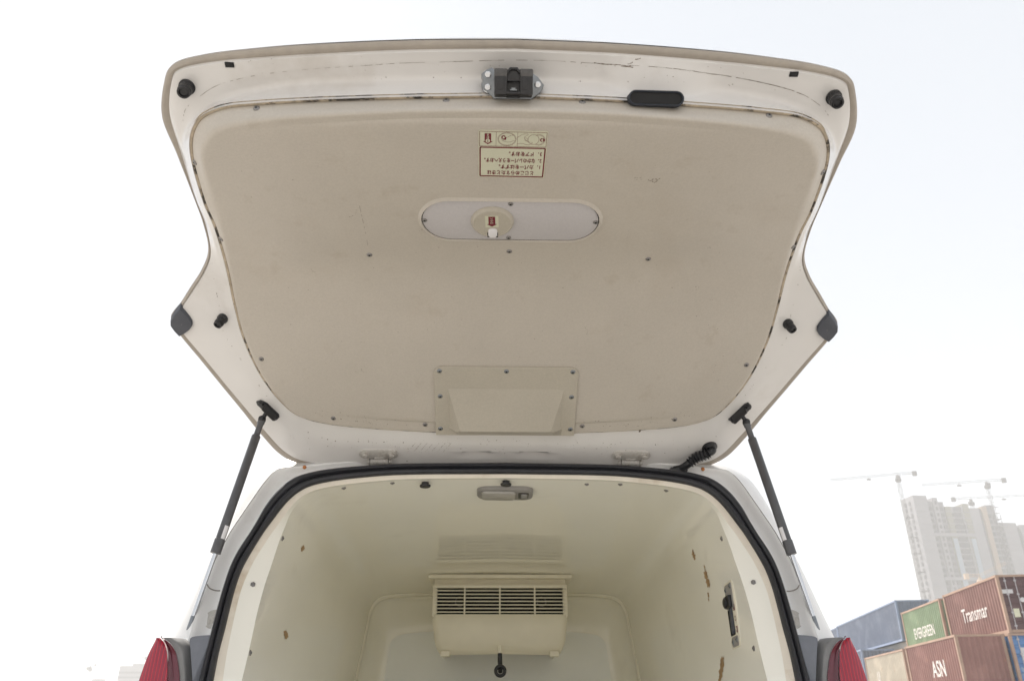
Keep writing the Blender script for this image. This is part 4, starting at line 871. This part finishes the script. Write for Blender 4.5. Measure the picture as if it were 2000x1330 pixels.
for x0, y0 in ((0.2508, 1.303), (0.2587, 1.2995), (0.4488, 1.6465), (0.4499, 1.523), (-0.3654, 1.9405), (-0.4554, 1.6084)):
    for k in range(4): speck(liner, (x0+rnd.gauss(0, 0.003), y0+rnd.gauss(0, 0.003), 1.9), 0.0008)
streak(tailgate, [(0.1507, 1.1391, 2.1120), (0.1703, 1.1415, 2.1109), (0.1938, 1.1377, 2.1065), (0.2200, 1.1382, 2.1037)], 0.0008); streak(tailgate, [(0.1893, 1.1401, 2.1057), (0.2088, 1.1389, 2.1036), (0.2246, 1.1394, 2.1021)], 0.0008, breaks=0.3)
for (a, b) in (((0.2269, 1.1300, 2.1125), (0.2384, 1.1283, 2.1148)), ((0.2139, 1.1358, 2.1064), (0.2233, 1.1330, 2.1090))): streak(tailgate, [a, Vector(a).lerp(Vector(b), 0.5)+Vector((0, 0.001, 0)), b], 0.0009, breaks=0.2)
RUB = [(-0.6530, 1.2626, 2.0579), (-0.6418, 1.2385, 2.0696), (-0.6194, 1.2210, 2.0776), (-0.5791, 1.1971, 2.0886), (-0.5421, 1.1845, 2.0943), (-0.4862, 1.1726, 2.0995), (-0.4218, 1.1641, 2.1031), (-0.3384, 1.1562, 2.1062), (-0.2752, 1.1513, 2.1080), (-0.2169, 1.1464, 2.1096), (-0.1154, 1.1418, 2.1113), (-0.0189, 1.1373, 2.1128), (0.0680, 1.1367, 2.1129), (0.1508, 1.1401, 2.1117), (0.2865, 1.1405, 2.1035), (0.3884, 1.1569, 2.1050), (0.4604, 1.1680, 2.1015), (0.5236, 1.1803, 2.0962), (0.5673, 1.1928, 2.0905), (0.6095, 1.2151, 2.0802), (0.6375, 1.2398, 2.0685)]
streak(tailgate, RUB, 0.0004, breaks=0.4); streak(tailgate, RUB[14:19], 0.0006, breaks=0.3)
for k in range(7): x0 = -0.262+0.016*k; streak(tailgate, [(x0+0.02, 2.062, 1.657), (x0+0.008, 2.078, 1.65), (x0-0.002, 2.092, 1.643)], 0.0005, breaks=0.4)
streak(liner, [(-0.318, 1.400, 1.95), (-0.317, 1.455, 1.94), (-0.3172, 1.530, 1.93)], 0.00035, breaks=0.3)
for k in range(9):
    x0 = rnd.uniform(-0.5, 0.5); y0 = rnd.uniform(1.3, 1.9); a0 = rnd.uniform(0, 6.28); l0 = rnd.uniform(0.01, 0.035)
    streak(liner, [(x0, y0, 1.9), (x0+l0*0.5*math.cos(a0), y0+l0*0.5*math.sin(a0), 1.9), (x0+l0*math.cos(a0+0.4), y0+l0*math.sin(a0+0.4), 1.9)], 0.00035, breaks=0.45)
sp.build('dirt_speckle', 'speck', tailgate, angle=0, kind='stuff', fix=False)
# ------------------------------------------------------------------ container yard
YAW = R(10.05)
def cmat(name, c, rust=0.35):
    return mat(name, c, 0.55, 0.10, 0.8, dirt=(((0.30, 0.13, 0.06), 1.6, 0.60, 0.10, rust), ((c[0]*1.5+0.12, c[1]*1.5+0.11, c[2]*1.5+0.10), 0.7, 0.5, 0.25, 0.35)))
HC, WC = 2.896, 2.40
YARD = 1.724            # level of the raised container terrace; the lowest tier in sight stands on it
def container(label, a0, length, x0, tier, cm, edge, ends='corr', group='shipping containers stacked in the yard', text=None, marks=(), lift=0.0, tiers_cat='shipping container'):
    """x0: across position of the long left side, a0: along position of the near end; both in the yard's own axes"""
    ax_ = Vector((math.sin(YAW), math.cos(YAW), 0)); wx_ = Vector((math.cos(YAW), -math.sin(YAW), 0))
    z0 = YARD + (tier-2)*HC + lift
    loc = ax_*a0 + wx_*x0 + Vector((0, 0, z0))
    t = thing('shipping_container', label, tiers_cat, loc, group, -YAW)
    Hh = HC-0.008; pw = 0.16
    # long sides: trapezoidal corrugation
    for side in (0, 1):
        mb = MB(); pts = []; y = pw; i = 0; d = 0.065
        nper = max(6, int(round((length-2*pw)/0.36))); per = (length-2*pw)/nper
        for k in range(nper):
            b = pw+k*per
            pts += [(0.0, b), (0.0, b+per*0.26), (d, b+per*0.5), (d, b+per*0.76)]
        pts.append((0.0, length-pw))
        s_ = 1 if side == 0 else -1; bx = 0.03 if side == 0 else WC-0.03
        mb.loft([[Vector((bx+s_*p[0], p[1], z)) for p in pts] for z in (0.16, Hh-0.12)], False)
        mb.build('side_wall', cm, t, angle=20)
    # near end
    if ends == 'doors':
        for k in range(2):
            d_ = MB(); xa = 0.12+k*(WC-0.24)/2; xb = xa+(WC-0.24)/2-0.012
            zz = [0.16]; hz = Hh-0.28
            pts = []
            for q in range(6):
                b = 0.16+hz*q/6; e = hz/6
                pts += [(0.06, b+0.01), (0.06, b+e*0.62), (0.10, b+e*0.70), (0.10, b+e*0.93)]
            pts.append((0.06, 0.16+hz))
            d_.loft([[Vector((x, p[0], p[1])) for p in pts] for x in (xa, xb)], False)
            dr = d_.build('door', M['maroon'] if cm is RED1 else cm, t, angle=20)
            for fx in (0.27, 0.73):
                rb = MB(); x = xa+(xb-xa)*fx; rb.tube([(x, 0.03, 0.10), (x, 0.03, Hh-0.06)], 0.022, 8)
                for z in (0.35, 1.0, 1.9, Hh-0.3): rb.box((x, 0.035, z), (0.12, 0.03, 0.08))
                rb.build('lock_rod', M['rodgrey'], dr, angle=40)
    else:
        mb = MB(); pts = []; nper = 8; per = (WC-0.24)/nper
        for k in range(nper):
            b = 0.12+k*per; pts += [(0.03, b), (0.03, b+per*0.3), (0.075, b+per*0.5), (0.075, b+per*0.8)]
        pts.append((0.03, WC-0.12))
        mb.loft([[Vector((p[1], p[0], z)) for p in pts] for z in (0.14, Hh-0.10)], False)
        mb.build('end_wall', cm, t, angle=20)
    fb = MB(); fb.add([(0.1, length-0.04, 0.1), (WC-0.1, length-0.04, 0.1), (WC-0.1, length-0.04, Hh-0.05), (0.1, length-0.04, Hh-0.05)], [[0, 1, 2, 3]]); fb.build('far_end_wall', cm, t, angle=0)
    rf = MB(); rf.box((WC/2, length/2, Hh-0.05), (WC-0.1, length-0.2, 0.03)); rf.build('roof', cm, t, angle=0)
    em = edge
    for (cx, cy_) in ((0.07, 0.08), (WC-0.07, 0.08), (0.07, length-0.08), (WC-0.07, length-0.08)):
        p = MB(); p.box((cx, cy_, Hh/2), (0.14, 0.16, Hh-0.24)); 
        p.box((cx, cy_, 0.06), (0.17, 0.18, 0.118)); p.box((cx, cy_, Hh-0.06), (0.17, 0.18, 0.118))
        p.build('corner_post', em, t, angle=0)
    for z, hh in ((0.09, 0.15), (Hh-0.06, 0.11)):
        for x in (0.045, WC-0.045):
            p = MB(); p.box((x, length/2, z), (0.075, length-0.36, hh)); p.build('side_rail', em, t, angle=0)
        for y in (0.05, length-0.05):
            p = MB(); p.box((WC/2, y, z), (WC-0.34, 0.09, hh)); p.build('end_rail', em, t, angle=0)
    if text:
        body, size, ty, tz, sx, bold = text
        mb = MB(); Mx = Matrix(((0, 0, -1, 0.026), (-1, 0, 0, ty), (0, 1, 0, tz), (0, 0, 0, 1)))
        mb.text(body, size, Mx, 0.0, sx=sx, bold=bold); mb.build('lettering', M['cwhite'], t, angle=0, fix=False)
    for (mx, mz, mw, mh, mm, rnd) in marks:     # placards on the near end
        mb = MB(); Mx = Matrix(((1, 0, 0, mx), (0, 0, -1, 0.045), (0, 1, 0, mz), (0, 0, 0, 1)))
        mb.prism(circ(mw/2, 18) if rnd else [(-mw/2, -mh/2), (mw/2, -mh/2), (mw/2, mh/2), (-mw/2, mh/2)], Mx, -0.03, 0.004); mb.build('placard', M[mm], t, angle=20)
    return t
M['maroon'] = cmat('shaded_maroon_door', (0.070, 0.026, 0.030), 0.1)  # oxide red taken down to maroon: shade of the door end put into colour
M['rodgrey'] = mat('lock_rod_zinc', (0.42, 0.40, 0.42), 0.45, 0.1, 4)
M['cwhite'] = mat('stencil_white', (0.60, 0.575, 0.55), 0.6, 0.15, 6, dirt=(((0.36, 0.2, 0.14), 5.0, 0.62, 0.05, 0.8),))
M['cgrey'] = mat('placard_grey', (0.55, 0.55, 0.56), 0.6, 0.1, 3)
M['cyel'] = mat('placard_yellow', (0.6, 0.6, 0.45), 0.6, 0.1, 3)
M['cblue2'] = mat('bright_blue_paint', (0.07, 0.19, 0.42), 0.5, 0.15, 1.2, dirt=(((0.35, 0.42, 0.48), 1.3, 0.55, 0.08, 0.7),))
RED1 = cmat('oxide_red_paint', (0.225, 0.118, 0.10), 0.25); RED2 = cmat('faded_brick_red_paint', (0.245, 0.118, 0.10), 0.4)
BLU = cmat('slate_blue_paint', (0.15, 0.178, 0.24), 0.05); GRN = cmat('faded_green_paint', (0.20, 0.27, 0.165), 0.2); BEI = cmat('weathered_beige_paint', (0.47, 0.42, 0.34), 0.5)
EDG = cmat('rusty_edge_paint', (0.35, 0.235, 0.175), 0.45); BLE = cmat('pale_blue_edge_paint', (0.22, 0.27, 0.38), 0.1)
container('brick red container lettered ASN with a rusty side and a plain near end', 46.9, 8.8, 16.12, 2, RED2, EDG, text=('ASN', 1.15, 3.5, 1.35, 1.0, 0.02))
container('bright blue container with pale patched doors, below the oxide red one', 46.6, 8.6, 18.62, 2, M['cblue2'], EDG, ends='doors', marks=((0.75, 1.9, 0.7, 0.6, 'cgrey', 0), (0.7, 1.25, 0.6, 0.3, 'cgrey', 0)))
container('oxide red container lettered Transmar with shade-darkened maroon doors, topmost at the right edge', 46.65, 8.35, 18.72, 3, RED1, EDG, ends='doors', text=('Transmar', 1.05, 4.05, 1.35, 0.92, 0.012),
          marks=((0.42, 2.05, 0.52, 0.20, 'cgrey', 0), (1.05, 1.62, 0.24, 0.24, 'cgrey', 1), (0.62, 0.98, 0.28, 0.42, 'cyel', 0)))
container('weathered beige container with a rusty frame standing below the big slate blue one', 57.4, 9.8, 16.45, 2, BEI, EDG, text=('U', 0.9, 6.8, 1.45, 1.0, 0.02))
container('faded green container with pale block letters on its ribbed side and a rusty frame', 56.4, 8.3, 18.92, 3, GRN, EDG, text=('EVERGREEN', 0.95, 4.1, 1.2, 0.85, 0.012), marks=((2.0, 1.7, 0.7, 0.7, 'cgrey', 1),))
container('long slate blue container on the top tier behind the green one', 66.0, 20.2, 19.05, 3, BLU, BLE, lift=1.05)
container('slate blue container in the lower tier, just behind the red tail lamp', 67.8, 17.0, 16.45, 2, BLU, BLE, lift=0.65)
container('slate blue container farthest away, its dark end just showing past the long blue one', 87.3, 9.0, 19.25, 3, BLU, BLE, lift=1.05)
for (a0, a1, x0, zt, nm) in ((56.5, 64.6, 19.0, YARD+HC-0.01, 'terrace_wall'), (66.1, 96.0, 19.3, YARD+HC+1.04, 'terrace_wall'), (67.9, 84.6, 16.6, YARD+0.64, 'terrace_wall')):     # loading terrace carrying the back row, out of sight
    mb = MB(); ax_ = Vector((math.sin(YAW), math.cos(YAW), 0)); wx_ = Vector((math.cos(YAW), -math.sin(YAW), 0))
    P = [ax_*a0+wx_*x0, ax_*a0+wx_*(x0+2.0), ax_*a1+wx_*(x0+2.0), ax_*a1+wx_*x0]
    mb.loft([[p+UP*1.0 for p in P], [p+UP*zt for p in P]], True); mb.add([p+UP*zt for p in P], [[0, 1, 2, 3]]); mb.build(nm, 'ground', angle=0, kind='structure')

# ------------------------------------------------------------------ towers under construction
def tmat(name, c): return mat(name, c, 0.85, 0.10, 0.12, bump=0.0)
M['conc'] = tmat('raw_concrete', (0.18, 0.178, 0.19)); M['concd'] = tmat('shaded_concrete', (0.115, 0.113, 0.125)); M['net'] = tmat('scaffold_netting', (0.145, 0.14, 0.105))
M['mesh'] = tmat('dark_mesh', (0.075, 0.075, 0.085)); M['hoist'] = tmat('hoist_orange', (0.25, 0.185, 0.13)); M['pglass'] = tmat('pale_blue_glazing', (0.20, 0.245, 0.29)); M['open'] = tmat('window_opening', (0.05, 0.05, 0.055))
M['crane'] = tmat('crane_grey', (0.045, 0.042, 0.042)); M['craneo'] = tmat('crane_orange', (0.36, 0.25, 0.15))
FLOOR = 3.05
def block(mb, u0, u1, v0, v1, z0, z1, mi=0): mb.box(((u0+u1)/2, (v0+v1)/2, (z0+z1)/2), (u1-u0, v1-v0, z1-z0), mi)
def tower(label, corner, rot, bays, depth, win_cols, slabs):
    z0 = YARD
    t = thing('apartment_tower', label, 'tower', (corner[0], corner[1], z0), None, rot)
    for (u0, u1, v, hh, mm, nm) in bays:
        mb = MB(); block(mb, u0, u1-0.02, v, depth, 0, hh); mb.build(nm, M[mm], t, angle=0)
    wm = MB(); wm.box((0, 0, 0), (1.0, 0.5, 1.7)); proto = None
    for (u, v, f0, f1, ww) in win_cols:
        for f in range(f0, f1):
            if proto is None:
                proto = wm.build('window', M['open'], t, angle=0); o = proto
            else:
                o = proto.copy(); col.objects.link(o); o.parent = t
            o.location = (u, v, f*FLOOR+1.5); o.scale = (ww, 1, 1)
    sp = None
    for (u0, u1, v, f0, f1) in slabs:
        for f in range(f0, f1):
            if sp is None:
                mb = MB(); mb.box((0, 0, 0), (1, 0.6, 0.35)); sp = mb.build('floor_slab', M['conc'], t, angle=0); o = sp
            else:
                o = sp.copy(); col.objects.link(o); o.parent = t
            o.location = ((u0+u1)/2, v, f*FLOOR); o.scale = (u1-u0, 1, 1)
    return t
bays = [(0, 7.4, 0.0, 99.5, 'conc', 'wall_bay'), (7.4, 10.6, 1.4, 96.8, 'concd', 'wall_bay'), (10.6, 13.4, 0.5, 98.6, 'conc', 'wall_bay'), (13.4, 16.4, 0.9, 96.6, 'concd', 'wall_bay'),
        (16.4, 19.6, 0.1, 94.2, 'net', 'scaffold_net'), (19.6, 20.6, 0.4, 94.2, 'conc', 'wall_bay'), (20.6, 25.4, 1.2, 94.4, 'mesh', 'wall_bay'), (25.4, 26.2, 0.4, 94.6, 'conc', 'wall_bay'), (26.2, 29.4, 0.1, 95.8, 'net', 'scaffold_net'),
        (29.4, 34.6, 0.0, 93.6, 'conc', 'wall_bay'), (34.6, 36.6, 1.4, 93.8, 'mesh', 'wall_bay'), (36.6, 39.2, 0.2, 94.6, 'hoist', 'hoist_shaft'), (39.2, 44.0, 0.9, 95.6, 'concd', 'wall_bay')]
tw = tower('tall unfinished concrete tower with stepped roof, netting and an orange hoist shaft, fading in haze', (215.6, 398.0), R(5), bays, 11.0,
      [(9.0, 1.3, 3, 31, 1.3), (12.0, 0.4, 3, 32, 1.0), (14.9, 0.8, 3, 31, 1.5), (20.1, 0.3, 2, 30, 0.5), (31.0, -0.1, 2, 18, 0.9), (33.4, -0.1, 2, 18, 0.9), (40.4, 0.8, 2, 30, 1.3), (42.6, 0.8, 2, 30, 1.3)],
      [(0, 7.4, 0.1, 3, 33), (16.4, 29.4, 0.1, 3, 31), (39.0, 46.5, 1.0, 3, 32)])
for (u0, u1, z0_, z1_) in ((16.4, 19.4, 40, 78), (26.2, 29.2, 40, 78)):     # glazed strips below the netting
    mb = MB(); block(mb, u0+0.3, u1-0.3, -0.25, 0.0, z0_, z1_); mb.build('glazed_strip', M['pglass'], tw, angle=0)
for (z0_, hh) in ((79, 1.6), (57.5, 1.5), (36.5, 1.5)):
    mb = MB(); block(mb, 7.4, 29.0, -0.5, 0.6, z0_, z0_+hh); mb.build('ledge', M['conc'], tw, angle=0)
wl = None                                                                     # openings of the narrow left face
for f in range(3, 32):
    if wl is None:
        mb = MB(); mb.box((0, 0, 0), (0.5, 1.4, 1.8)); wl = mb.build('window', M['open'], tw, angle=0); o = wl
    else:
        o = wl.copy(); col.objects.link(o); o.parent = tw
    o.location = (-0.05, 3.8, f*FLOOR+1.5)
    o = wl.copy(); col.objects.link(o); o.parent = tw; o.location = (-0.05, 7.6, f*FLOOR+1.5)
for f in range(6, 30):                                                        # edge platforms sticking out at the right corner
    mb = MB(); mb.box((45.4, 2.0, f*FLOOR), (2.6, 2.6, 0.3)); mb.box((46.5, 1.0, f*FLOOR+1.2), (0.3, 0.3, 2.4)); mb.build('platform', M['concd'], tw, angle=0)
bays2 = [(0, 9.6, 0.0, 87.0, 'conc', 'wall_bay'), (9.6, 11.6, 1.6, 85.0, 'mesh', 'wall_bay'), (11.6, 18.6, 0.3, 86.2, 'conc', 'wall_bay'), (18.6, 26.0, 1.0, 80.0, 'conc', 'wall_bay')]
tower('second concrete tower, lower and plainer with banded floors, right of the tall one', (260.5, 404.0), R(5), bays2, 18.0, [(10.6, 1.5, 2, 27, 1.2), (1.2, -0.05, 2, 28, 0.8)], [(0, 9.6, 0.05, 3, 29), (11.6, 26.0, 0.3, 3, 27)])

def lattice(mb, p0, p1, s, step, mi=0, n=4):
    """square lattice boom from p0 to p1"""
    p0, p1 = Vector(p0), Vector(p1); d = (p1-p0); Lh = d.length; d.normalize()
    u = d.cross(UP) if abs(d.z) < 0.9 else Vector((1, 0, 0)); u.normalize(); v = u.cross(d)
    cs = [u*a+v*b for a, b in ((-s/2, -s/2), (s/2, -s/2), (s/2, s/2), (-s/2, s/2))]
    r_ = s*0.045
    for c in cs: mb.tube([p0+c, p1+c], r_*1.3, 4, mi)
    k = max(2, int(Lh/step))
    for i in range(k):
        a = p0+d*(Lh*i/k); b = p0+d*(Lh*(i+1)/k)
        for q in range(4):
            c0, c1 = cs[q], cs[(q+1) % 4]
            mb.tube([a+c0, b+c1] if (i+q) % 2 else [a+c1, b+c0], r_*0.8, 3, mi, cap=False)
            mb.tube([a+c0, a+c1], r_*0.8, 3, mi, cap=False)
def crane(label, base, top, tail, tip, mm='crane', w_=1.5, group='tower cranes over the building site', jib_drop=0.0):
    t = thing('tower_crane', label, 'crane', (base[0], base[1], YARD), group)
    bx, by = base
    mb = MB(); lattice(mb, (bx, by, YARD), (bx, by, top-3.5), w_, 2.6); mb.build('mast', M[mm], t, angle=0)
    hd = MB(); hd.lathe([(0.6, 0), (1.5, 0.6), (1.5, 1.8), (0.8, 2.4), (0.8, 3.5)], Matrix.Translation((bx, by, top-4.4)), 10); hd.build('slewing_ring', M[mm], t, angle=0)
    dirv = Vector((tip[0]-bx, tip[1]-by, 0)).normalized(); pr = Vector((-dirv.y, dirv.x, 0))
    cab = MB(); c = Vector((bx, by, top-2.6))+pr*1.6; cab.box(c, (1.6, 2.0, 2.0)); cab.build('cab', M[mm], t, angle=0)
    jb = MB(); lattice(jb, (bx, by, top), (tip[0], tip[1], top+jib_drop), w_*0.62, 2.2); jb.build('jib', M[mm], t, angle=0)
    cj = MB(); lattice(cj, (bx, by, top), (tail[0], tail[1], top), w_*0.7, 2.2); cj.build('counter_jib', M[mm], t, angle=0)
    cw = MB(); tv = Vector((tail[0], tail[1], top)); k_ = w_/1.5; cw.box(tv-Vector((0, 0, 0.3*k_)), (1.9*k_, 1.4*k_, 2.4*k_)); cw.build('counterweight', M[mm], t, angle=0)
    hk = MB(); tp = Vector((tip[0], tip[1], top)); b = Vector((bx, by, top)); q = b+(tp-b)*0.42
    hk.box(q-UP*1.6, (2.0, 1.0, 0.7)); hk.tube([q-UP*1.2, q-UP*0.3], 0.12, 4); hk.build('trolley', M[mm], t, angle=0)
    return t
crane('grey tower crane left of the tall tower, its mast braced to the tower', (210.4, 399.0), 112.6, (218.6, 397.0), (180.0, 411.5))
br = MB()
brc = bpy.data.objects['tower_crane']
for z in (90, 80, 72, 63, 54, 44, 34, 24):
    br.tube([(210.4, 399.0, z), (217.5, 402.5, z+0.6)], 0.28, 5); br.tube([(210.4, 399.0, z), (214.5, 406.5, z+0.4)], 0.22, 5)
br.build('brace', M['crane'], brc, angle=0)
crane('grey tower crane rising between the two towers, its counterweight to the right', (256.4, 399.0), 109.2, (264.6, 397.0), (227.0, 408.0))
crane('tower crane standing behind the tall tower, its jib pointing right', (262.0, 425.0), 106.6, (253.8, 427.5), (300.0, 416.0))
crane('small faded orange crane standing in front of the tall tower', (224.5, 372.0), 57.5, (219.0, 373.0), (236.0, 368.0), mm='craneo', w_=1.5, group=None, jib_drop=5.0)
# far left: buildings almost lost in the haze
def far_block(label, x, y, wd, dp, hh):
    t = thing('distant_building', label, 'building', (x, y, YARD))
    mb = MB(); mb.box((x+wd/2, y+dp/2, YARD+hh/2), (wd, dp, hh)); mb.build('wall', M['conc'], t, angle=0)
    for k in range(1, int(hh/3.2)):
        s_ = MB(); s_.box((x+wd/2, y-0.12, YARD+k*3.2), (wd, 0.25, 1.3)); s_.build('window_band', M['mesh'], t, angle=0)
    r_ = MB(); r_.box((x+wd*0.4, y+dp/2, YARD+hh+0.9), (wd*0.3, dp*0.3, 1.8)); r_.build('roof_box', M['conc'], t, angle=0)
far_block('pale block nearly lost in the haze beside the left tail lamp', -264.0, 620.0, 26.0, 16.0, 30.0)
far_block('low pale building lost in the haze, leftmost on the horizon', -300.0, 640.0, 26.0, 16.0, 20.5)
crane('thin hazy crane above the pale block on the left horizon', (-250.0, 632.0), 40.0, (-246.5, 632.0), (-263.0, 640.0), w_=0.9, group=None)
crane('thin hazy crane farthest left on the horizon', (-290.0, 632.0), 33.0, (-287.0, 632.0), (-298.0, 640.0), w_=0.9, group=None)

# ------------------------------------------------------------------ haze
hz = MB(); hz.box((0, 90, 66), (1780, 1620, 136))
M['haze'] = bpy.data.materials.new('haze_air'); M['haze'].use_nodes = True; t = M['haze'].node_tree; t.nodes.clear()
v = t.nodes.new('ShaderNodeVolumePrincipled'); v.inputs['Color'].default_value = (0.96, 0.965, 0.97, 1); v.inputs['Density'].default_value = HAZE; v.inputs['Anisotropy'].default_value = 0.1
om = t.nodes.new('ShaderNodeOutputMaterial'); t.links.new(v.outputs[0], om.inputs['Volume'])
hz.build('haze', M['haze'], angle=0, kind='stuff')
